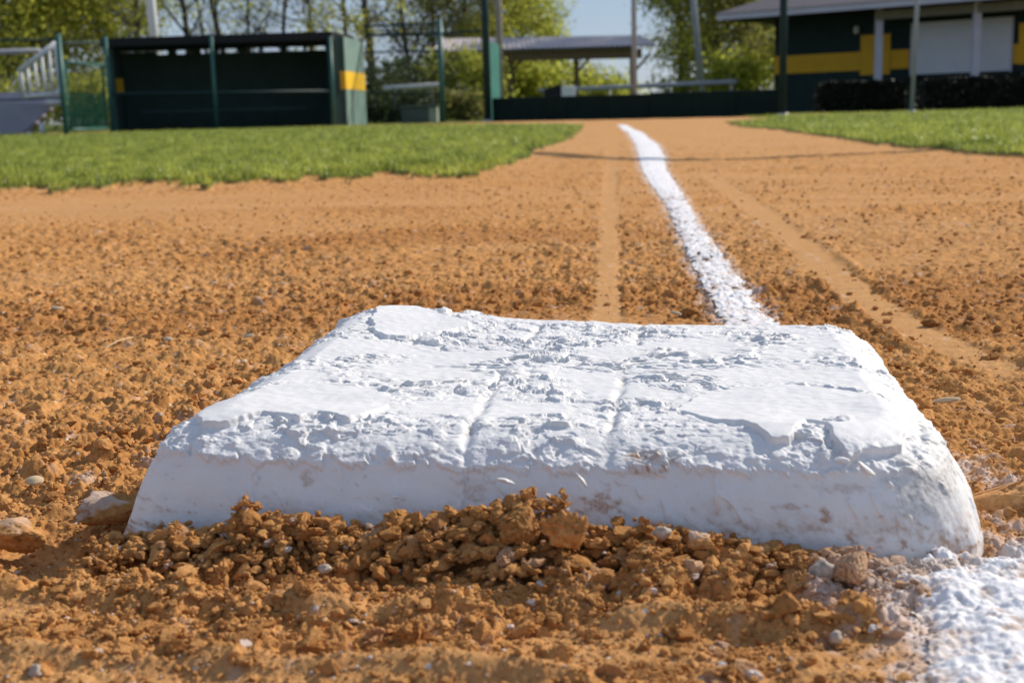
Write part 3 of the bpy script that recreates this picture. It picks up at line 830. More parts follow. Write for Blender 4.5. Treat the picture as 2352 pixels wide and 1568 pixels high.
    for px, py0, py1, amp in ((1055, 1108, 1180, .0012), (1645, 1100, 1185, .0013), (1890, 1085, 1150, -.0010), (1420, 1120, 1180, -.0005)):
        uu, za = front_plane(px, py0); uu, zb = front_plane(px, py1)
        D += front * amp * np.exp(-((u - uu + .0015 * perlin2(z / .006, 0 * z, int(px))) / .0011) ** 2) * sst(min(za, zb) - .002, min(za, zb) + .002, z) * (1 - sst(max(za, zb) - .002, max(za, zb) + .002, z))
    P2 = P + N * D[..., None]
    # stains, and undercut shade painted grey along the flake edges
    brown = np.zeros_like(u)
    s1 = perlin2((u + v) / .006, z / .004, 250) + .6 * perlin2((u + v) / .0022, z / .0018, 251)
    s2 = perlin2((u + v) / .035, z / .02, 252)
    lowz = 1 - sst(.004, .026, z)
    brown = np.maximum(brown, face * sst(.38, .76, s1 * .75 + s2 * .35 + lowz * .28 - .02) * (.30 + .5 * lowz))
    brown = np.maximum(brown, face * lowz * .55 * sst(-.25, .5, s2 + .55 * s1))
    for px, py, ru, rz, k in ((1480, 1090, .012, .0035, 1.0), (1375, 1170, .012, .005, .8), (1900, 1195, .004, .004, .9), (1825, 1175, .007, .0018, .6), (905, 1185, .02, .003, .3), (1075, 1135, .008, .007, .45), (690, 1115, .004, .004, .5), (1940, 1140, .014, .0022, .4)):
        uu, zz = front_plane(px, py)
        g = np.exp(-(((u - uu) / ru) ** 2 + ((z - zz) / rz) ** 2)) * front
        brown = np.maximum(brown, k * sst(.12, .62, g * (.35 + .9 * np.clip(s1 + .25, 0, 1))) * (.55 + .45 * sst(-.3, .3, perlin2((u + v) / .0012, z / .001, 253))))
    grey = (.35 + .65 * sst(-.25, .35, perlin2((u + v) / .0022, z / .0018, 262) + .5 * perlin2((u - v) / .005, z / .005, 263))) * sst(.1, .8, np.exp(-(((u - .188) / .022) ** 2 + ((z - .030) / .016) ** 2)) * (v < -.10) * 1.1 + .45 * perlin2(u / .008 + v / .01, z / .006, 260) - .15) * np.exp(-(((u - .188) / .03) ** 2 + ((z - .030) / .022) ** 2)) * (v < -.08)
    grey = np.maximum(grey, gr * .10 * topm * (1 - pm)); edge_shade = np.maximum(np.exp(-((n2 - .185) / .022) ** 2), .7 * np.exp(-((n1 + .30 - .25 * n4) / .03) ** 2)) * np.clip(fl, 0, 1) * sst(-.1, .35, perlin2(u / .016, v / .012, 266))
    grey = np.maximum(grey, topm * (1 - pm) * edge_shade * .55)
    brown = np.maximum(brown, topm * (1 - pm) * gr * .30 * sst(.1, .5, perlin2(u / .01, v / .01, 261)))
    # to world
    X = BC[0] + BU[0] * P2[..., 0] + BV[0] * P2[..., 1]; Y = BC[1] + BU[1] * P2[..., 0] + BV[1] * P2[..., 1]
    V = np.stack([X.ravel(), Y.ravel(), P2[..., 2].ravel()], 1)
    i = np.arange(NP - 1)[:, None] * NC; j = np.arange(NC)[None, :]; j2 = (j + 1) % NC
    Q = np.stack([i + j, i + NC + j, i + NC + j2, i + j2], -1).reshape(-1, 4)
    cidx = len(V); V = np.vstack([V, [[V[:NC, 0].mean(), V[:NC, 1].mean(), V[:NC, 2].mean()]]])
    fan = np.stack([np.full(NC, cidx), np.arange(NC), (np.arange(NC) + 1) % NC, np.full(NC, cidx)], 1)
    off = np.array([BC[0], BC[1], 0])
    me = mesh_np('base', V - off, Q)
    me2 = me
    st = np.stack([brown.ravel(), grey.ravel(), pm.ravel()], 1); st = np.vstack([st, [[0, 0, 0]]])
    if len(me.vertices) == len(st): set_col(me, 'stain_shade', st)
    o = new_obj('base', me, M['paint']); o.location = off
    tag(o, 'square white painted base with flaking paint on the dirt', 'base')
    return o
base = build_base()
# loose paint chips that stick to the base
def chip(px, py, z, su, sv, sz, rot, seed, front=False, slab=False):
    if front:
        u0, z0 = front_plane(px, py, -.006); p = BC + BU * u0 - BV * (BB - .0035); loc = (p[0], p[1], z0)
    else:
        q = gp(px, py, z); loc = (q[0], q[1], z)
    V, F = clod_template(4, seed, .2, 1.0)
    if slab: V[:, 2] = np.clip(V[:, 2], -.5, .32 + .06 * perlin2(V[:, 0] * 2, V[:, 1] * 2, seed)) * 1.6
    V = V * np.array([su, sv, sz], F4)
    me = mesh_np('paint_chip', V, F); set_col(me, 'stain_shade', np.zeros((len(V), 3)))
    o = new_obj('paint_chip', me, M['paint'], base); o.location = Vector(loc) - base.location; o.rotation_euler = rot
chip(762, 976, .0485, .0115, .0085, .0026, (.16, .08, .1), 401, slab=True)
chip(1168, 965, .0455, .0045, .004, .0034, (0, .2, .4), 402)
chip(1092, 1008, .0435, .0050, .004, .0026, (0, .1, -.3), 403)
chip(1700, 975, .0470, .0075, .006, .0030, (.1, 0, .2), 404)
chip(1160, 1100, 0, .0042, .0012, .0011, (0, .35, 0), 405, True)
chip(910, 1137, 0, .0024, .0012, .0008, (0, -.1, 0), 406, True)
chip(1338, 1098, 0, .0008, .0010, .0034, (0, -.6, 0), 407, True)
chip(1650, 1150, 0, .0008, .0012, .0052, (0, .1, 0), 408, True)
chip(1990, 1075, 0, .0050, .0016, .0012, (0, .7, 0), 409, True)
chip(1932, 1052, 0, .0034, .0016, .0015, (0, .1, 0), 410, True)
chip(1935, 978, .0475, .0075, .0050, .0045, (.1, .1, .2), 411)

# ------------------------------------------------------------------ grass blades
def build_grass():
    Vs = []; Fs = []; Ts = []; off = 0
    def blades(x, y, hmul=1.0, lift=.013):
        nonlocal off
        n = len(x)
        z = ground(x, y)[0] + lift
        dist = y
        h = (.022 + .026 * RS.rand(n)) * (.85 + .55 * perlin2(x * 4, y * 2, 300) + .35 * perlin2(x * 14, y * 6, 303)) * hmul
        w = .0022 + .0011 * RS.rand(n) + .00022 * np.clip(dist - 4, 0, 20)
        az = RS.rand(n) * 6.283; lean = RS.rand(n) ** .9 * 1.1 * h; la = RS.rand(n) * 6.283
        ex, ey = np.cos(az) * w * .5, np.sin(az) * w * .5
        lx, ly = np.cos(la) * lean, np.sin(la) * lean
        rows = []
        for (t, wk) in ((0, 1.0), (.45, .9), (.8, .6), (1.0, .08)):
            cx_ = x + lx * t ** 1.8; cy_ = y + ly * t ** 1.8; cz = z - .003 + h * (t - .18 * t * t * (lean / h))
            rows.append(np.stack([cx_ - ex * wk, cy_ - ey * wk, cz], 1)); rows.append(np.stack([cx_ + ex * wk, cy_ + ey * wk, cz], 1))
        V = np.stack(rows, 1).reshape(-1, 3)
        b = np.arange(n)[:, None] * 8 + off
        F = np.concatenate([b + np.array([[0, 1, 3, 2]]), b + np.array([[2, 3, 5, 4]]), b + np.array([[4, 5, 7, 6]])], 0)
        tone = np.clip(.45 + .22 * perlin2(x * 2.5, y * 1.2, 301) + .42 * perlin2(x * 11, y * 4.5, 306) + RS.normal(0, .27, n), 0, 1)
        tone = np.where(RS.rand(n) < .05, 1.0, tone); h = np.where(RS.rand(n) < .06, h * 1.5, h)
        Vs.append(V); Fs.append(F); Ts.append(np.repeat(tone, 8)); off += len(V)
    def patch(n, y0, y1, side, hm=1.0):
        y = y0 * (y1 / y0) ** RS.rand(n); x = RS.uniform(-1, 1, n) * (y * .46 + .15)
        x = np.where(np.sign(x) == side, x, -x)
        ok = grassmask(x, y); d = perlin2(x * 9, y * 5, 302)
        ok &= RS.rand(n) < np.clip(1.0 + .8 * d, .25, 1)
        blades(x[ok].astype(F4), y[ok].astype(F4), hm)
    patch(120000, 3.5, 9, -1); patch(52000, 8, 27, -1, 1.1)
    patch(55000, 3.8, 9, 1); patch(42000, 8, 26, 1, 1.1)
    # straggling tufts past the turf edge
    n = 7000; y = 3.7 * (9 / 3.7) ** RS.rand(n); x = RS.uniform(-1, 1, n) * (y * .45)
    ok = (~grassmask(x, y)) & (grassmask(x, y + .16) | grassmask(x + .09 * np.sign(x), y)) & (RS.rand(n) < .85) & (perlin2(x * 11, y * 8, 305) > -.05)
    blades(x[ok].astype(F4), y[ok].astype(F4), .55, 0.0)
    V = np.vstack(Vs); F = np.vstack(Fs); T = np.concatenate(Ts)
    me = mesh_np('grass', V, F, False); set_col(me, 'tint', np.stack([T, T, T], 1))
    o = new_obj('grass', me, M['grass']); o['kind'] = 'stuff'; o['label'] = 'mown green grass on both sides of the dirt base path'
build_grass()

# ------------------------------------------------------------------ fences and posts
def gz(x, y): return 0.0
def chain_link(A, B, z0, z1, pitch=.062, wire=.0024):
    """diagonal wires between two points; A,B xy"""
    m = MB(); A = np.array(A[:2], float); B = np.array(B[:2], float); L = np.hypot(*(B - A)); d = (B - A) / L; H = z1 - z0
    nrm = np.array([-d[1], d[0]]) * wire
    for s in (1, -1):
        k = -H
        while k < L + H:
            a0, a1 = (k, k + H) if s > 0 else (k + H, k)
            t0, t1 = 0.0, 1.0
            lo, hi = sorted((a0, a1))
            if hi > 0 and lo < L:
                def tt(v): return (v - a0) / (a1 - a0)
                c = sorted((tt(max(lo, 0)), tt(min(hi, L))))
                t0, t1 = c
                P0 = A + d * (a0 + (a1 - a0) * t0); P1 = A + d * (a0 + (a1 - a0) * t1); za, zb = z0 + H * t0, z0 + H * t1
                q = nrm * (1 if s > 0 else -1)
                e = wire * .7
                m.add([(*(P0 + q), za - e), (*(P1 + q), zb - e), (*(P1 + q), zb + e), (*(P0 + q), za + e), (*(P0 - q * .2), za), (*(P1 - q * .2), zb)], [(0, 1, 2, 3), (0, 4, 5, 1), (3, 2, 5, 4)])
            k += pitch * 1.4142
    return m
def pole(name, px, pyt, pyb, Y, rad, mat, label, cat='pole', group=None, lean_px=None, cap=True):
    x = xat(px, Y, pyb); zt = zat(px, pyt, Y)
    t = empty(name, (x, Y, 0), label, cat, group)
    xt = x if lean_px is None else float(at(lean_px, pyt, Y)[0])
    MB().tube([(x, Y, -.05), (xt, Y, zt)], rad, 12).build('shaft', mat, t, smooth=True)
    MB().tube([(x, Y, -.04), (x, Y, .05)], rad * 1.5, 12).build('footing', M['grey_metal'], t, smooth=True)
    if cap: MB().tube([(xt, Y, zt), (xt, Y, zt + rad), (xt, Y, zt + rad * 1.3)], [rad * 1.15, rad * .9, rad * .3], 12).build('cap', mat, t, smooth=True)
    return t

# left fence (in front of the bleachers)
YA = 22.0
fa = empty('chain_link_fence', (xat(60, YA), YA, 0), 'green chain link fence in front of the white railed bleachers', 'fence')
pA, pB = (xat(-160, YA), YA), (xat(152, YA, 300), YA)
MB().tube([(pB[0], YA, -.1), (pB[0], YA, zat(140, 78, YA))], .048, 12).build('post', M['teal_metal'], fa, smooth=True)
MB().tube([(pA[0], YA, -.1), (pA[0], YA, zat(-160, 86, YA))], .048, 12).build('post', M['teal_metal'], fa, smooth=True)
MB().tube([(pA[0], YA, zat(-160, 97, YA)), (pB[0], YA, zat(140, 91, YA))], .02, 8).build('top_rail', M['dteal_metal'], fa, smooth=True)
MB().tube([(pA[0], YA, zat(-160, 235, YA)), (pB[0], YA, zat(140, 226, YA))], .016, 8).build('mid_rail', M['dteal_metal'], fa, smooth=True)
chain_link(pA, pB, .03, zat(140, 92, YA)).build('chain_link', M['wire'], fa)
# gate between the fence and the dugout
YG0, YG1 = 22.3, 25.0
g0 = (xat(163, YG0, 300), YG0); g1 = (xat(247, YG1, 300), YG1)
gt = empty('fence_gate', (g0[0], g0[1], 0), 'narrow green gate with a green screen between fence and dugout', 'gate')
zt0, zt1 = zat(157, 143, YG0), zat(245, 150, YG1)
fr = MB(); fr.tube([(*g0, .08), (*g0, zt0), (*g1, zt1), (*g1, .08)], .03, 8); fr.tube([(*g0, .10), (*g1, .10)], .025, 8)
fr.build('gate_frame', M['teal_metal'], gt, smooth=True)
chain_link(g0, g1, .1, min(zt0, zt1), .06, .0022).build('chain_link', M['wire'], gt)
chain_link(g0, g1, .1, .75, .034, .0045).build('screen', M['gate_screen'], gt)
MB().tube([(g0[0] - .03, g0[1], zat(140, 100, YG0)), (g1[0], g1[1], zat(245, 97, YG1))], .02, 8).build('top_rail', M['dteal_metal'], gt, smooth=True)

# ------------------------------------------------------------------ bleachers
YB = 27.0
bl = empty('bleachers', (xat(60, YB), YB, 0), 'metal bleachers with white picket guard rail behind the left fence', 'bleachers')
def bp(px, py, Y=YB): return tuple(at(px, py, Y))
gr_ = MB()
gr_.tube([bp(45, 163), bp(128, 100)], .062, 8); gr_.tube([bp(128, 100), bp(137, 218)], .05, 8); gr_.tube([bp(46, 160), bp(53, 222)], .05, 8); gr_.tube([bp(52, 224), bp(139, 214)], .045, 8)
gr_.build('guard_rail', M['white_metal'], bl, smooth=True)
for k in range(4):
    t = (k + 1) / 5
    MB().tube([bp(45 + 83 * t, 163 - 63 * t), bp(53 + 85 * t, 222 - 7 * t)], .036, 6).build('picket', M['white_metal'], bl, smooth=True)
MB().tube([bp(-250, 128, YB + 2.2), bp(92, 117, YB + 2.2)], .06, 8).build('back_rail', M['grey_metal'], bl, smooth=True)
# stepped seats seen from the end: five rows rising towards the dugout side, running left out of the photo
for k in range(5):
    y0 = YB + .2 + k * .45
    xr = xat(60 + 17 * k, y0); zt = zat(60 + 17 * k, 300 - 16 * k, y0)
    xl = xr - 5.5
    MB().box(xl, xr, y0, y0 + .28, zt, zt + .045).build('seat_plank', M['alu'], bl, bevel=.01)
    MB().box(xl, xr, y0 + .29, y0 + .31, zt - .05, zt + .26).build('riser', M['alu'], bl)
mm = MB(); e = [bp(-120, 230, YB + .1), bp(124, 240, YB + .1), bp(90, 272, YB + .1), bp(52, 306, YB + .1), bp(-120, 325, YB + .1)]
f_ = [(p[0], p[1] + .04, p[2]) for p in e]
mm.add(e + f_, [(0, 1, 2, 3, 4), (9, 8, 7, 6, 5)] + [(k, (k + 1) % 5, 5 + (k + 1) % 5, 5 + k) for k in range(5)])
mm.build('side_panel', M['alu'], bl)
MB().tube([bp(105, 234, YB - .06), bp(140, 236, YB - .06)], .075, 8).build('plank_end', M['white_metal'], bl, smooth=True)
MB().tube([bp(130, 214, YB - .08), bp(139, 214, YB - .08)], .07, 8).build('plank_end', M['white_metal'], bl, smooth=True)
for px, py in ((95, 282), (66, 302)):
    a = bp(px, py, YB - .05); MB().tube([a, (a[0], a[1], -.05)], .055, 8).build('leg', M['white_metal'], bl, smooth=True)

# ------------------------------------------------------------------ dugout
YD0, YD1 = 26.4, 27.6
D0 = np.array([xat(262, YD0, 300), YD0]); D1 = np.array([xat(765, YD1, 288), YD1])
dv_ = (D1 - D0) / np.hypot(*(D1 - D0)); dn = np.array([-.20, .98])
du = empty('dugout', (D0[0], D0[1], 0), 'long dark green dugout with flat black roof and a yellow band', 'dugout')
def dpt(s, n): p = D0 + dv_ * s + dn * n; return (float(p[0]), float(p[1]))
LD = float(np.hypot(*(D1 - D0))); 
ztop = lambda px, py, Y: zat(px, py, Y)
zr0 = zat(245, 90, YD0); zr1 = zat(757, 74, YD1)
depth = 2.2
# roof slab, tilted slightly
rp0, rp1, rp2, rp3 = dpt(-.1, -.25), dpt(LD + .05, -.25), dpt(LD + .75, depth + .2), dpt(-.1, depth + .2)
zf0, zf1 = zr0 - .17, zr1 - .17
MB().hexa([(*rp0, zf0), (*rp1, zf1), (*rp2, zf1 + .02), (*rp3, zf0 + .02), (*rp0, zr0), (*rp1, zr1), (*rp2, zr1 + .05), (*rp3, zr0 + .05)]).build('roof', M['roof_black'], du)
zb0, zb1 = zf0 - .06, zf1 - .075
MB().slab(dpt(0, depth), dpt(LD + .62, depth), 0, zb0, .1, zb0, zb1).build('back_wall', M['black_siding'], du)
# timber struts between back wall and roof leave small gaps of light
for k in range(11):
    st_ = (LD + .6) * (0 if k == 0 else .11 + .098 * (k - 1)); q = dpt(st_, depth); zz = zb0 + (zb1 - zb0) * st_ / LD
    w = .62 if k == 0 else (.26, .20, .22, .12, .24, .10, .14, .08, .14, .1)[k - 1]
    MB().slab(q, dpt(min(LD + .62, st_ + w), depth), zz + .002, zf0 + .01 + (zf1 - zf0) * st_ / LD, .09).build('strut', M['black_siding'], du)
MB().slab(dpt(.0, .05), dpt(.0, depth), 0, zf0, -.08).build('end_wall', M['black_siding'], du)
# the end next to home plate: a dark return facing the field and a pale sunlit end wall with a yellow band
E0 = dpt(LD - .02, .0); E1 = (xat(797, YD1 + .2, 288), YD1 + .2)
zE0, zE1 = zat(757, 73, YD1), zat(797, 84, YD1 + .2)
MB().slab(E0, E1, 0, zE0, .10, zE0, zE1).build('return_wall', M['shaded_siding'], du)
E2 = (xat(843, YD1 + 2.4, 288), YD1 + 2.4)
wl_ = MB().slab((E1[0] + .02, E1[1] + .0), E2, 0, zat(800, 85, YD1 + .2), .10, zat(800, 84, YD1 + .2), zat(843, 97, YD1 + 2.4)).build('end_wall', M['lit_siding'], du)
yb = MB().slab((E1[0] + .02, E1[1] - .012), (E2[0] + .008, E2[1] - .012), zat(797, 205, YD1 + .2), zat(797, 163, YD1 + .2), .02)
yb.build('yellow_band', M['yellow'], du)
ub = (E0[0] + (E1[0] - E0[0]) * .72, E0[1] + (E1[1] - E0[1]) * .72 - .012)
MB().slab(ub, (E1[0], E1[1] - .012), zat(797, 205, YD1), zat(797, 163, YD1), .02).build('yellow_band', M['shaded_yellow'], du)
yl = dpt(.08, .35)
MB().slab((yl[0], yl[1]), (yl[0] + .13, yl[1]), zat(257, 217, YD0), zat(257, 180, YD0), .06).build('yellow_band', M['shaded_yellow'], du)
# front fence of the dugout
for s, px in ((0, 262), (None, 500), (LD, 765)):
    if s is None: s = LD * .46
    q = dpt(s, -.30); MB().tube([(*q, -.05), (*q, zat(px - 12, 84, q[1]))], .045, 10).build('post', M['teal_metal'], du, smooth=True)
MB().tube([(*dpt(0, -.30), zat(262, 217, YD0)), (*dpt(LD, -.30), zat(765, 210, YD1))], .035, 8).build('rail', M['dteal_metal'], du, smooth=True)
chain_link(dpt(0, -.30), dpt(LD, -.30), .05, zat(262, 92, YD0), .075, .0024).build('chain_link', M['wire'], du)
MB().slab(dpt(.5, 1.2), dpt(LD - .5, 1.2), .38, .44, .35).build('bench', M['black_siding'], du)

# light pole rising behind the dugout
x_ = xat(357, 33.0, 90)
lp = empty('light_pole', (x_, 33.0, 0), 'thick white light pole rising behind the dugout roof', 'pole')
MB().tube([(x_, 33, -.1), (float(at(346, 0, 33)[0]), 33, zat(346, 0, 33)), (float(at(320, -230, 33)[0]), 33, zat(320, -230, 33))], [.13, .12, .10], 14).build('shaft', M['white_metal'], lp, smooth=True)
MB().tube([(x_, 33, -.06), (x_, 33, .12)], .2, 14).build('footing', M['grey_metal'], lp, smooth=True)

# ------------------------------------------------------------------ fence right of the dugout and the backstop
YF = 29.5
fb = empty('chain_link_fence', (xat(930, YF), YF, 0), 'tall green chain link fence between dugout end and backstop with a net band on top', 'fence')
a_, b_, c_ = (xat(848, YF + .7, 280), YF + .7), (xat(1017, YF, 278), YF), (xat(1122, YF - .6, 278), YF - .6)
MB().tube([(*b_, -.05), (*b_, zat(1012, 44, YF))], .062, 12).build('post', M['teal_metal'], fb, smooth=True)
MB().tube([(*a_, zat(845, 82, YF + .7)), (*b_, zat(1012, 78, YF)), (*c_, zat(1118, 70, YF - .6))], .028, 8).build('rail', M['dteal_metal'], fb, smooth=True)
MB().tube([(*a_, zat(845, 60, YF + .7)), (*b_, zat(1012, 54, YF))], .028, 8).build('rail', M['dteal_metal'], fb, smooth=True)
MB().tube([(*a_, zat(845, 121, YF + .7)), (*b_, zat(1012, 117, YF))], .022, 8).build('rail', M['dteal_metal'], fb, smooth=True)
MB().tube([(*a_, zat(845, 215, YF + .7)), (*b_, zat(1012, 214, YF))], .02, 8).build('rail', M['dteal_metal'], fb, smooth=True)
chain_link(a_, b_, .03, zat(1012, 60, YF), .055, .0042).build('chain_link', M['dteal_metal'], fb)
chain_link(a_, b_, zat(1012, 78, YF), zat(1012, 57, YF), .028, .0042).build('net_band', M['screen'], fb)
chain_link(b_, c_, .03, zat(1118, 72, YF), .07, .003).build('chain_link', M['dteal_metal'], fb)
BPG = 'tall poles of the backstop'
pole('backstop_pole', 1121, -220, 278, YF - .6, .085, M['dteal_metal'], 'thickest dark green backstop pole left of the teal padded panel', group=BPG)
pole('backstop_pole', 1458, -240, 265, 28.0, .058, M['grey_metal'], 'thin grey backstop pole crossing the right end of the pavilion', group=BPG)
pole('backstop_pole', 1797, -240, 265, 25.0, .075, M['dteal_metal'], 'dark steel backstop pole before the left corner of the building', group=BPG)
pole('backstop_pole', 2094, -240, 262, 23.5, .040, M['grey_metal'], 'slim grey backstop pole before the white shutter', group=BPG, lean_px=2118)
pole('floodlight_pole', 1617, -240, 210, 40.0, .10, M['grey_metal'], 'leaning grey pole between the pavilion and the building', group=None, lean_px=1570)
pole('timber_pole', 1149, -200, 222, 34.0, .085, M['pale_bark'], 'pale timber pole right behind the teal padded panel', lean_px=1140)
YP = 29.2
pd = MB(); A0 = (xat(1124, YP), YP); B0 = (xat(1151, YP + .5), YP + .5)
pd.slab(A0, B0, 0, zat(1124, 92, YP), .14, zat(1124, 92, YP), zat(1151, 104, YP + .5))
tag(pd.build('padded_panel', M['teal_screen'], bevel=.02), 'tall narrow teal padded panel beside the backstop pole', 'panel')
# low black padded wall
w0, w1 = (xat(1131, 29.0, 275), 29.0), (xat(1800, 25.3, 265), 25.3)
lw = empty('backstop_wall', (w0[0], w0[1], 0), 'low black padded wall behind home plate', 'wall')
n_ = 7
for k in range(n_):
    s0, s1 = k / n_, (k + 1) / n_ - .0002
    pa = (w0[0] + (w1[0] - w0[0]) * s0, w0[1] + (w1[1] - w0[1]) * s0); pb = (w0[0] + (w1[0] - w0[0]) * s1, w0[1] + (w1[1] - w0[1]) * s1)
    za = zat(1131 + 669 * s0, 224 - 19 * s0 + (2 if s0 < .45 else 0), pa[1]); zb = zat(1131 + 669 * s1, 224 - 19 * s1 + (2 if s0 < .45 else 0), pb[1])
    MB().slab(pa, pb, -.02, za, .12, za, zb).build('pad', M['screen'], lw, bevel=.015)
# grey pipe rail beyond the wall
YR = 37.0
pr = empty('pipe_rail', (xat(1460, YR), YR, 0), 'grey pipe handrail beyond the low black wall', 'rail')
MB().tube([at(1238, 209, YR), at(1692, 188, YR - 2)], .065, 8).build('rail', M['grey_metal'], pr, smooth=True)
for px in (1260, 1400, 1540, 1680):
    t = (px - 1238) / 454; Yp = YR - 2 * t; MB().tube([at(px, 209 - 21 * t, Yp), (xat(px, Yp), Yp, 0)], .03, 6).build('post', M['grey_metal'], pr, smooth=True)
pr2 = empty('pipe_rail', (xat(945, 31.5), 31.5, 0), 'pale bench plank seen through the fence right of the dugout', 'rail')
MB().tube([at(882, 203, 32), at(1012, 195, 31)], .055, 8).build('plank', M['white_metal'], pr2, smooth=True)
for px in (905, 990): MB().tube([at(px, 201, 31.5), (xat(px, 31.5), 31.5, 0)], .03, 6).build('leg', M['dteal_metal'], pr2, smooth=True)
# cabinet behind the fence
YC = 31.0
cb = empty('utility_cabinet', (xat(965, YC), YC, 0), 'grey green utility cabinet behind the fence right of the dugout', 'cabinet')
xa, xb, xc = xat(922, YC), xat(984, YC), xat(1004, YC); zt_ = zat(960, 247, YC)
MB().box(xa, xb, YC, YC + .7, 0, zt_).build('door_panel', M['cabinet'], cb, bevel=.02)
MB().box(xb + .004, xc, YC + .004, YC + .7, 0, zt_ - .01).build('side_panel', M['cabinet_edge'], cb, bevel=.02)
MB().box(xa - .03, xc + .02, YC - .04, YC + .74, zt_ + .003, zt_ + .05).build('lid', M['cabinet'], cb, bevel=.015)
# white box beyond the wall
YX = 33.0
eb = empty('equipment_box', (xat(1300, YX), YX, 0), 'small white equipment box with a dark sloping lid beyond the low wall', 'box')
xa, xb = xat(1290, YX), xat(1323, YX)
MB().box(xa, xb, YX, YX + .5, 0, zat(1300, 198, YX)).build('body', M['white_metal'], eb, bevel=.02)
xl = xat(1252, YX); z1_ = zat(1290, 193, YX); z0_ = zat(1252, 205, YX)
MB().hexa([(xl, YX, 0), (xa - .004, YX, 0), (xa - .004, YX + .5, 0), (xl, YX + .5, 0), (xl, YX, z0_), (xa - .004, YX, z1_), (xa - .004, YX + .5, z1_), (xl, YX + .5, z0_)]).build('lid', M['roof_black'], eb)

# ------------------------------------------------------------------ pavilion with a corrugated roof
YV0, YV1 = 46.0, 41.0
pv = empty('pavilion', (xat(1250, 44), 44, 0), 'open picnic pavilion with a ribbed metal roof on timber posts', 'pavilion')
ea, eb_ = at(995, 119, YV0), at(1508, 104, YV1)
ra, rb = at(1012, 90, YV0 + 3.2), at(1468, 82, YV1 + 3.2)
m = MB(); n_ = 132; vs = []; 
for k in range(n_ + 1):
    t = k / n_; off = .035 * (1 if (k % 3) == 0 else 0)
    e_ = ea + (eb_ - ea) * t; r_2 = ra + (rb - ra) * t
    vs += [(e_[0], e_[1], e_[2] + off), (r_2[0], r_2[1], r_2[2] + off)]
m.add(vs, [(2 * k, 2 * k + 2, 2 * k + 3, 2 * k + 1) for k in range(n_)])
bk = [(v[0], v[1], v[2] - .05) for v in vs]
m.add(bk, [(2 * k, 2 * k + 1, 2 * k + 3, 2 * k + 2) for k in range(n_)])
rf = m.build('roof', M['roof_metal'], pv)
dirp = (eb_ - ea) / np.linalg.norm(eb_ - ea)
bmz = MB(); q0 = ea + dirp * .4 + np.array([0, .25, -.18]); q1 = eb_ - dirp * .5 + np.array([0, .25, -.18])
bmz.hexa([(q0[0], q0[1], q0[2] - .2), (q1[0], q1[1], q1[2] - .2), (q1[0], q1[1] + .15, q1[2] - .2), (q0[0], q0[1] + .15, q0[2] - .2), (q0[0], q0[1], q0[2] + .1), (q1[0], q1[1], q1[2] + .1), (q1[0], q1[1] + .15, q1[2] + .1), (q0[0], q0[1] + .15, q0[2] + .1)])
bmz.build('beam', M['wood'], pv)
for px, Yp in ((1022, 45.6), (1173, 44.2), (1325, 42.8), (1455, 41.5)):
    x = xat(px, Yp, 150); zt_ = zat(px, 122, Yp)
    MB().box(x - .08, x + .08, Yp + .3, Yp + .46, 0, zt_).build('post', M['wood'], pv)
    if px > 1100: MB().tube([(x + .08, Yp + .38, zt_ - .55), (x + .55, Yp + .30, zt_ - .05)], .05, 6).build('brace', M['wood'], pv)
m = MB(); back0 = ra + np.array([0, 2.9, -.42]); back1 = rb + np.array([0, 2.9, -.42])
m.add([tuple(ra), tuple(rb), tuple(back1), tuple(back0)] + [(p[0], p[1], p[2] - .06) for p in (ra, rb, back1, back0)], [(0, 1, 2, 3), (7, 6, 5, 4), (0, 4, 5, 1), (1, 5, 6, 2), (2, 6, 7, 3), (3, 7, 4, 0)])
m.build('rear_roof', M['roof_metal'], pv)

# ------------------------------------------------------------------ concession building
W0 = np.array([xat(1779, 36.0, 200), 36.0]); W1 = np.array([xat(2560, 30.2, 200), 30.2])
wd = (W1 - W0) / np.hypot(*(W1 - W0)); wn = np.array([-wd[1], wd[0]])
bd = empty('concession_stand', (W0[0], W0[1], 0), 'dark green concession building with yellow stripe and white shutter', 'building')
WL = float(np.hypot(*(W1 - W0)))
def wpt(s, n=0.0): p = W0 + wd * s + wn * n; return (float(p[0]), float(p[1]))
def spx(px):                                     # distance along the wall for a pixel column
    lo, hi = 0.0, WL
    for _ in range(40):
        mid = (lo + hi) / 2; q = wpt(mid); d = np.array([q[0], q[1], 1.0]) - CAM
        X = 1176 + FPX * (d @ RT) / (d @ _f)
        if X < px: lo = mid
        else: hi = mid
    return (lo + hi) / 2
def zs(px, py): q = wpt(spx(px)); return zat(px, py, q[1])
ze = zat(1779, 40, 36.0)
MB().slab(wpt(0), wpt(WL), 0, ze, 5.0).build('wall', M['cladding'], bd)
def wall_panel(name, px0, px1, z0, z1, th, mat):
    a, b = wpt(spx(px0), -th), wpt(spx(px1), -th); return MB().slab(a, b, z0, z1, th - .002).build(name, mat, bd)
zs0, zs1 = zs(1779, 171), zs(1779, 130)
wall_panel('yellow_stripe', 1779.5, 1975, zs0, zs1, .012, M['shaded_yellow'])
wall_panel('yellow_stripe', 2045, 2088, zs0, zs1, .012, M['shaded_yellow'])
wall_panel('yellow_block', 1976, 2044, zs(2010, 172), zs(2010, 80), .02, M['shaded_yellow'])
wall_panel('yellow_block', 2338, 2420, zs(2339, 148), zs(2339, 54), .02, M['shaded_yellow'])
wall_panel('yellow_stripe', 2326, 2337.5, zs(2330, 147), zs(2330, 102), .012, M['shaded_yellow'])
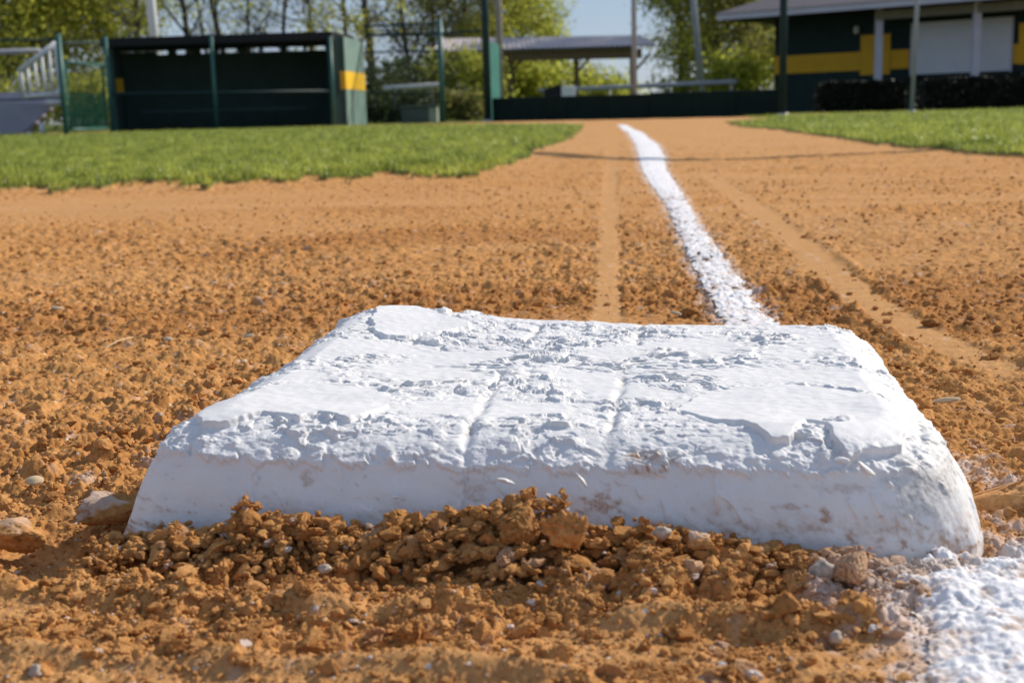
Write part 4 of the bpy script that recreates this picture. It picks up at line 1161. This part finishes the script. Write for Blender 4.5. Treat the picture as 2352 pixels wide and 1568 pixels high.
# shutter: slatted
s0, s1 = spx(2092), spx(2325); zz0, zz1 = zs(2092, 172), zs(2092, 54)
m = MB(); ns = 26
for k in range(ns):
    a = zz0 + (zz1 - zz0) * k / ns; b = zz0 + (zz1 - zz0) * (k + .93) / ns
    m.slab(wpt(s0 + .06, -.05), wpt(s1 - .04, -.05), a, b, .045)
m.slab(wpt(s0 + .06, -.03), wpt(s1 - .04, -.03), zz0, zz1, .028)
sh = m.build('shutter', M['shutter'], bd)
MB().slab(wpt(s0, -.07), wpt(s0 + .058, -.07), zz0 - .03, zz1, .068).build('frame', M['fascia'], sh)
MB().slab(wpt(s1 - .038, -.07), wpt(s1, -.07), zz0 - .03, zz1, .068).build('frame', M['fascia'], sh)
MB().slab(wpt(s0 - .1, -.35), wpt(s1 + .2, -.35), zz0 - .09, zz0 - .035, .34).build('counter', M['roof_black'], bd)
# eave, soffit and roof (overhang towards the field)
OV = 1.5
e0 = wpt(spx(1779) - .95, -OV); e1 = wpt(WL + 1, -OV)
zf = zat(1668, 45, e0[1])
MB().slab(e0, e1, zf - .02, zf + .14, .04).build('fascia', M['fascia'], bd)
i0_, i1_ = wpt(spx(1779) - .95, -OV + .045), wpt(WL + 1, -OV + .045)
MB().hexa([(*i0_, zf + .0), (*i1_, zf + .0), (*wpt(WL + 1, 5.8), zf), (*wpt(-1.35, 5.8), zf), (*i0_, zf + .03), (*i1_, zf + .03), (*wpt(WL + 1, 5.8), zf + .03), (*wpt(-1.35, 5.8), zf + .03)]).build('soffit', M['roof_black'], bd)
MB().slab(wpt(spx(2045), -.95), wpt(WL, -.95), zf - .27, zf - .05, .05).build('header_beam', M['beige'], bd)
m = MB()
c0, c1, c2, c3 = wpt(-1.0, -OV - .05), wpt(WL + 1.05, -OV - .05), wpt(WL + 1.05, 5.9), wpt(-1.0, 5.9)
r0_, r1_ = wpt(1.9, 2.2), wpt(WL - 2.0, 2.2)
zr = zf + 1.45; zb_ = zf + .145
m.add([(*c0, zb_), (*c1, zb_), (*c2, zb_), (*c3, zb_), (*r0_, zr), (*r1_, zr)], [(0, 1, 5, 4), (1, 2, 5), (2, 3, 4, 5), (3, 0, 4), (3, 2, 1, 0)])
m.build('roof', M['shingle'], bd)
PG = []
for px, pyb in ((2016, 186), (2239, 178)):
    q = wpt(spx(px) - 0.0, -OV + .35); Yq = q[1]; xq = xat(px, Yq, pyb)
    MB().box(xq - .085, xq + .085, Yq - .085, Yq + .085, .25, zf - .001).build('porch_post', M['fascia'], bd, bevel=.01)
    MB().box(xq - .13, xq + .13, Yq - .13, Yq + .13, -.02, .249).build('post_base', M['roof_black'], bd)
q = wpt(spx(1968), -.08); m = MB(); zl = zs(1968, 70); m.tube([(q[0], q[1], zl - .09), (q[0], q[1], zl + .09)], .07, 10)
m.build('wall_lamp', M['lamp'], bd, smooth=True)

# ------------------------------------------------------------------ plants
def leaf_mesh(name, C, size, tone, mat, parent=None, up=.0, off=(0, 0, 0), aspect=.65):
    n = len(C); C = np.asarray(C, F4) - np.array(off, F4)
    a = RS.randn(n, 3); a /= np.linalg.norm(a, axis=1)[:, None]
    b = RS.randn(n, 3); b = np.cross(a, b); b /= np.linalg.norm(b, axis=1)[:, None] + 1e-9
    s = (size * (.6 + .8 * RS.rand(n)))[:, None] if np.ndim(size) == 0 else size[:, None]
    p0 = C - a * s * .5; p1 = C + b * s * .5 * aspect; p2 = C + a * s * .5; p3 = C - b * s * .5 * aspect
    V = np.stack([p0, p1, p2, p3], 1).reshape(-1, 3)
    F = np.arange(n * 4).reshape(-1, 4)
    me = mesh_np(name, V, F, False); T = np.repeat(np.clip(tone, 0, 1), 4)
    set_col(me, 'tint', np.stack([T, T, T], 1))
    return new_obj(name, me, mat, parent)
LEAF = dict(
    olive=leafy('olive_leaves', (.19, .205, .030), (.60, .60, .10), .7),
    green=leafy('fresh_green_leaves', (.17, .20, .03), (.62, .63, .11), .65),
    bright=leafy('bright_spring_leaves', (.22, .27, .035), (.70, .70, .12), .68),
    deep=leafy('deep_green_leaves', (.10, .105, .022), (.42, .40, .10), .55),
    twig=leafy('brown_buds', (.10, .085, .07), (.30, .25, .20), .3),
    dark_green=leafy('dark_green_leaves', (.02, .032, .014), (.13, .16, .05), .4),  # darkest green of the leaf set
)
def tree(px, Y, height, crown_r, low, nleaf, size, leafkind, label, seed, trunk_r=.14, nlimb=14, lean=0.0, bark='bark', group=None, spread=.55, name='tree', clumps=None, toff=0.0):
    rng = random.Random(seed); x = xat(px, Y, 260)
    t = empty(name, (x, Y, 0), label, 'tree', group)
    m = MB(); ends = []
    pts = []; px_, py_ = x, Y
    for k in range(9):
        f = k / 8; pts.append((x + lean * f * height + .18 * math.sin(f * 5 + seed), Y + .18 * math.cos(f * 4 + seed), -.1 + f * height * .92))
    rad = [trunk_r * (1 - .82 * k / 8) for k in range(9)]
    m.tube(pts, rad, 8)
    def pt(f):
        k = min(7, int(f * 8)); g = f * 8 - k; return Vector(pts[k]).lerp(Vector(pts[k + 1]), g)
    for i in range(nlimb):
        f = low / height + (1 - low / height) * (i + rng.random()) / nlimb; f = min(.97, f); p = pt(f)
        az = rng.uniform(0, 6.283); L = crown_r * (1.1 - .55 * f) * rng.uniform(.7, 1.15); el = rng.uniform(.15, .9)
        d = Vector((math.cos(az) * math.cos(el), math.sin(az) * math.cos(el), math.sin(el)))
        q = p + d * L * .5 + Vector((0, 0, .05 * L)); e_ = p + d * L + Vector((0, 0, .16 * L))
        rr = trunk_r * (1 - .8 * f) * .5
        m.tube([p, q, e_], [rr, rr * .65, rr * .25], 5, False); ends += [q, e_]
        for j in range(4):
            s = p.lerp(e_, rng.uniform(.3, .95)); dd = (d + Vector((rng.gauss(0, .6), rng.gauss(0, .6), rng.gauss(.15, .5)))).normalized(); l2 = L * rng.uniform(.3, .6)
            w = s + dd * l2; m.tube([s, s.lerp(w, .5) + Vector((rng.gauss(0, .05), rng.gauss(0, .05), .04)), w], [rr * .4, rr * .28, rr * .12], 4, False); ends.append(w)
            for _ in range(3):
                w2 = w + Vector((rng.gauss(0, .3), rng.gauss(0, .3), rng.gauss(.1, .3))) * l2 * .9; s2 = s.lerp(w, rng.uniform(.4, 1)); m.tube([s2, w2], [rr * .18, rr * .08], 3, False); ends.append(w2)
    m.build('trunk', M[bark], t, smooth=True)
    if nleaf:
        nleaf = int(nleaf * (3.6 if nleaf > 1600 else 2.2)); size = size * .68
        E = np.array([e[:] for e in ends]); k = RS.randint(0, len(E), nleaf)
        cl = RS.rand(len(E)); wgt = cl > .12
        k = k[wgt[k]]
        C = E[k] + RS.normal(0, spread * crown_r * .30, (len(k), 3))
        C = C[C[:, 2] > max(.1, low * .35)]
        k = k[:len(C)]
        tone = .45 + .5 * (cl[k] - .5) + RS.normal(0, .2, len(C)) + .12 * perlin3(C[:, 0] * .9, C[:, 1] * .9, C[:, 2] * .9, seed)
        leaf_mesh('crown', C, size, tone, LEAF[leafkind], t, off=(x, Y, 0))
    return t
def bush(px, Y, w, h, n, size, kind, label, seed, group=None, z0=0.0, name='shrub'):
    x = xat(px, Y, 260); t = empty(name, (x, Y, 0), label, 'shrub', group)
    rng = random.Random(seed); m = MB()
    blobs = []
    for k in range(12):
        a = rng.uniform(0, 6.283); rr = rng.random() ** .5
        c = Vector((x + math.cos(a) * rr * w * .42, Y + math.sin(a) * rr * w * .3, h * rng.uniform(.25, .85))); blobs.append(c)
        m.tube([(x + rng.gauss(0, .08), Y + rng.gauss(0, .08), -.05), (x + (c.x - x) * .5, Y + (c.y - Y) * .5, c.z * .6), tuple(c)], [.03, .02, .008], 5, False)
    m.build('stems', M['bark'], t)
    B = np.array([b[:] for b in blobs]); k = RS.randint(0, 12, n)
    C = B[k] + RS.normal(0, 1, (n, 3)) * np.array([w * .15, w * .13, h * .16])
    C = C[(C[:, 2] > .03) & (C[:, 2] < h * 1.15)]
    tone = .45 + RS.normal(0, .22, len(C)) + .5 * perlin3(C[:, 0] * 1.6, C[:, 1] * 1.6, C[:, 2] * 2.0, seed)
    leaf_mesh('foliage', C, size, tone, LEAF[kind], t, off=(x, Y, 0))
    return t
TG = 'trees beyond the left fence'
# left thicket
tree(-30, 44, 8, 3.2, .6, 5200, .20, 'olive', 'leafy yellow green tree at the far left edge above the bleachers', 1, .13, 16)
tree(70, 47, 7.5, 2.8, .6, 5000, .20, 'olive', 'dense yellow green tree straight above the bleacher guard rail', 2, .12, 16)
tree(170, 46, 7.5, 2.6, .6, 4600, .20, 'olive', 'yellow green tree behind the tall fence post', 3, .12, 16)
tree(262, 48, 7.5, 2.3, .8, 3600, .19, 'olive', 'yellow green tree behind the left end of the dugout', 4, .16, 14)
tree(318, 43, 9, 1.6, 2.2, 350, .16, 'green', 'thin nearly bare tree left of the white light pole', 5, .13, 10)
bush(60, 40, 7.0, 1.7, 2600, .16, 'olive', 'yellow green shrubs below the trees behind the bleachers', 31)
bush(200, 38, 3.2, 1.9, 2200, .15, 'olive', 'yellow green shrub seen through the gate', 32)
# bare trees above the dugout
tree(430, 46, 9, 2.2, 2.4, 420, .16, 'green', 'dark slender bare tree right of the white light pole', 6, .15, 12)
tree(478, 52, 9, 2.0, 2.4, 300, .16, 'green', 'faint bare tree above the middle dugout post', 7, .10, 12)
tree(545, 47, 9, 2.4, 2.2, 500, .17, 'green', 'leaning bare tree above the middle of the dugout roof', 8, .15, 13, lean=-.10)
tree(592, 50, 9, 2.2, 2.2, 500, .17, 'green', 'bare tree with green tufts above the dugout roof', 9, .10, 13)
tree(665, 49, 9, 2.6, 2.2, 700, .18, 'green', 'bare branching tree with a green spray above the right half of the dugout', 10, .11, 14)
tree(735, 48, 9, 2.2, 2.0, 700, .18, 'twig', 'bare tree leaning left of the dugout end wall', 11, .13, 14, lean=-.08)
tree(790, 45, 9, 1.7, 1.6, 1300, .18, 'olive', 'brown green twiggy tree right behind the dugout end wall', 12, .10, 16)
tree(846, 44, 9, 1.3, 1.8, 900, .17, 'olive', 'straight dark trunk just right of the dugout end wall', 13, .17, 12)
tree(940, 52, 9, 2.6, 1.6, 1500, .17, 'twig', 'greyish brown bare crown above the net band', 14, .12, 18)
tree(1010, 55, 9, 2.2, 1.6, 1700, .17, 'twig', 'brown bare crown behind the fence post right of the dugout', 15, .12, 18)
tree(1075, 54, 9, 2.2, .9, 3600, .19, 'olive', 'brown green tree left of the thickest backstop pole', 16, .15, 16)
tree(1150, 54, 8, 2.4, .9, 4600, .20, 'green', 'broad green tree rising above the pavilion roof', 17, .14, 16)
tree(1196, 56, 6.0, 1.6, .9, 3000, .20, 'bright', 'light green tree edge next to the open sky', 18, .12, 14)
# shrubs behind the fence right of the dugout
bush(905, 34.5, 2.2, 1.55, 2600, .13, 'dark_green', 'dark shrub behind the fence next to the dugout end', 33)
bush(975, 36, 2.2, 1.75, 2600, .13, 'dark_green', 'dark green shrub behind the utility cabinet', 34)
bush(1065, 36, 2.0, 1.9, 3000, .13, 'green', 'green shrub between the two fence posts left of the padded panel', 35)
bush(900, 33.2, 2.6, .85, 2200, .12, 'dark_green', 'low dark shrub at the foot of the fence right of the dugout', 36)
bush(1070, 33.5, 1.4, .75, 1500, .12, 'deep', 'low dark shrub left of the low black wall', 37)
# shrubs seen under the pavilion
bush(1180, 52, 2.8, 2.3, 2800, .17, 'bright', 'bright green shrub under the left half of the pavilion', 38)
bush(1255, 53, 3.0, 2.5, 2800, .17, 'bright', 'bright green shrub under the middle of the pavilion', 39)
bush(1320, 55, 2.4, 2.3, 2200, .17, 'olive', 'olive shrub behind the middle pavilion post', 40)
bush(1388, 54, 2.6, 1.75, 2400, .17, 'bright', 'rounded green shrub under the right half of the pavilion', 41)
bush(1450, 57, 3.4, .95, 1500, .17, 'olive', 'low shrubs right of the pavilion', 42)
# right of the pavilion
tree(1555, 50, 8, 2.1, 1.1, 4200, .20, 'deep', 'dark olive tree right of the pavilion with bare lower twigs', 19, .16, 16)
tree(1640, 47, 8, 2.4, .5, 5600, .20, 'green', 'tall green tree behind the leaning grey pole', 20, .16, 18)
tree(1720, 45, 8, 2.2, .4, 4600, .20, 'deep', 'dark green tree left of the building eave', 21, .16, 18)
bush(1700, 43, 2.6, 1.9, 3000, .16, 'bright', 'light green shrub left of the building corner', 43)
bush(1600, 48, 3.0, 1.3, 2200, .16, 'green', 'low green shrub behind the grey pipe rail', 44)
tree(1790, 52, 9, 3.0, .6, 3600, .22, 'deep', 'dark tree rising behind the building roof', 22, .2, 16)

# clipped hedges before the building
def hedge(px0, px1, Y, z1, label, seed):
    x0, x1 = xat(px0, Y), xat(px1, Y); t = empty('hedge', ((x0 + x1) / 2, Y, 0), label, 'hedge', 'clipped hedges before the building')
    n = 7500
    m = MB()
    for k in range(8): xx = x0 + (x1 - x0) * (k + .5) / 8; m.tube([(xx, Y + .3, -.05), (xx, Y + .3, z1 * .8)], [.03, .012], 5)
    m.tube([(x0, Y + .3, -.02), (x1, Y + .3, -.02)], .03, 5)
    m.build('stems', M['bark'], t)
    X = RS.uniform(x0, x1, n); Yv = Y + RS.uniform(0, .75, n); Z = z1 * RS.rand(n) ** .8
    e_ = np.minimum(X - x0, x1 - X); lim = z1 * (1 - .18 * np.exp(-(e_ / .10) ** 2)) + .03 * perlin2(X * 4, Yv * 4, seed)
    Z = np.minimum(Z, lim)
    face = RS.rand(n) < .5; Yv = np.where(face, Y + RS.uniform(0, .08, n), Yv)
    leaf_mesh('foliage', np.stack([X, Yv, Z], 1), .085, RS.rand(n), M['hedge'], t, off=((x0 + x1) / 2, Y, 0))
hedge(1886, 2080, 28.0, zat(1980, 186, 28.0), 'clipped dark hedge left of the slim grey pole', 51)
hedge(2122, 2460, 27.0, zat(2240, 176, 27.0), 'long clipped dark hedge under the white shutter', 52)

# ------------------------------------------------------------------ unseen overhead cable, added and bent to cast the shadow across the path
EL = R_(35.0); AZ = math.atan2(.86, .51)                     # azimuth from +Y towards +X
S = np.array([math.cos(EL) * math.sin(AZ), math.cos(EL) * math.cos(AZ), math.sin(EL)])
shadow = [(-16, 9.5), (-3.0, 6.9), (-1.2, 6.62), (.118, 6.25), (.30, 5.72), (.552, 5.22), (.901, 5.0), (1.267, 5.06), (1.567, 5.2), (1.9, 5.36), (3.0, 5.7), (9, 7.5)]
ch_ = 4.2; k = ch_ / S[2]
cp = [(a + S[0] * k, b + S[1] * k, ch_) for a, b in shadow]
tag(MB().tube(cp, .05, 8).build('shadow_cable', M['cable'], smooth=True), 'unseen black overhead cable added to cast the shadow on the base path', 'cable')
for q, nm in ((cp[0], 'unseen timber pole added to carry the left end of the overhead cable'), (cp[-1], 'unseen timber pole added to carry the right end of the overhead cable')):
    t = empty('unseen_cable_pole', (q[0], q[1] + .13, 0), nm, 'pole', 'unseen poles added to carry the overhead cable')
    MB().tube([(q[0], q[1] + .13, -.2), (q[0], q[1] + .13, 4.6)], [.12, .09], 12).build('shaft', M['bark'], t, smooth=True)
    MB().tube([(q[0], q[1] + .05, 4.12), (q[0], q[1] + .05, 4.28)], .03, 8).build('insulator', M['white_metal'], t, smooth=True)

# ------------------------------------------------------------------ light
sun = bpy.data.lights.new('sun', 'SUN'); sun.energy = 5.0; sun.angle = R_(.53); sun.color = (1.0, .915, .81)
so = bpy.data.objects.new('sun', sun); COL.objects.link(so)
so.rotation_euler = Vector(-S).to_track_quat('-Z', 'Y').to_euler()
so.location = (10, 8, 12)
wld = bpy.data.worlds.new('World'); scene.world = wld; wld.use_nodes = True
nt = wld.node_tree; bg = nt.nodes['Background']
sky = nt.nodes.new('ShaderNodeTexSky'); sky.sky_type = 'NISHITA'; sky.sun_disc = False
sky.sun_elevation = EL; sky.sun_rotation = AZ; sky.air_density = 1.0; sky.dust_density = .15; sky.ozone_density = 3.0
mxw = nt.nodes.new('ShaderNodeMix'); mxw.data_type = 'RGBA'; mxw.inputs[0].default_value = .72
nt.links.new(sky.outputs[0], mxw.inputs[6]); mxw.inputs[7].default_value = (2.85, 3.5, 4.85, 1)      # even pale blue added to tint the sky and lift the fill
nt.links.new(mxw.outputs[2], bg.inputs['Color']); bg.inputs['Strength'].default_value = .122

# ------------------------------------------------------------------ camera
cam = bpy.data.cameras.new('camera'); co = bpy.data.objects.new('camera', cam); COL.objects.link(co)
cam.sensor_fit = 'HORIZONTAL'; cam.sensor_width = 36; cam.lens = FPX / 2352 * 36; cam.clip_start = .02; cam.clip_end = 6000
co.matrix_world = Matrix(((RT[0], UP[0], -_f[0], CAM[0]), (RT[1], UP[1], -_f[1], CAM[1]), (RT[2], UP[2], -_f[2], CAM[2]), (0, 0, 0, 1)))
cam.dof.use_dof = True; cam.dof.focus_distance = .78; cam.dof.aperture_fstop = 15.0; cam.dof.aperture_blades = 9
scene.camera = co
scene.view_settings.view_transform = 'Standard'; scene.view_settings.look = 'None'; scene.view_settings.gamma = 1.0
scene.view_settings.exposure = 0.0
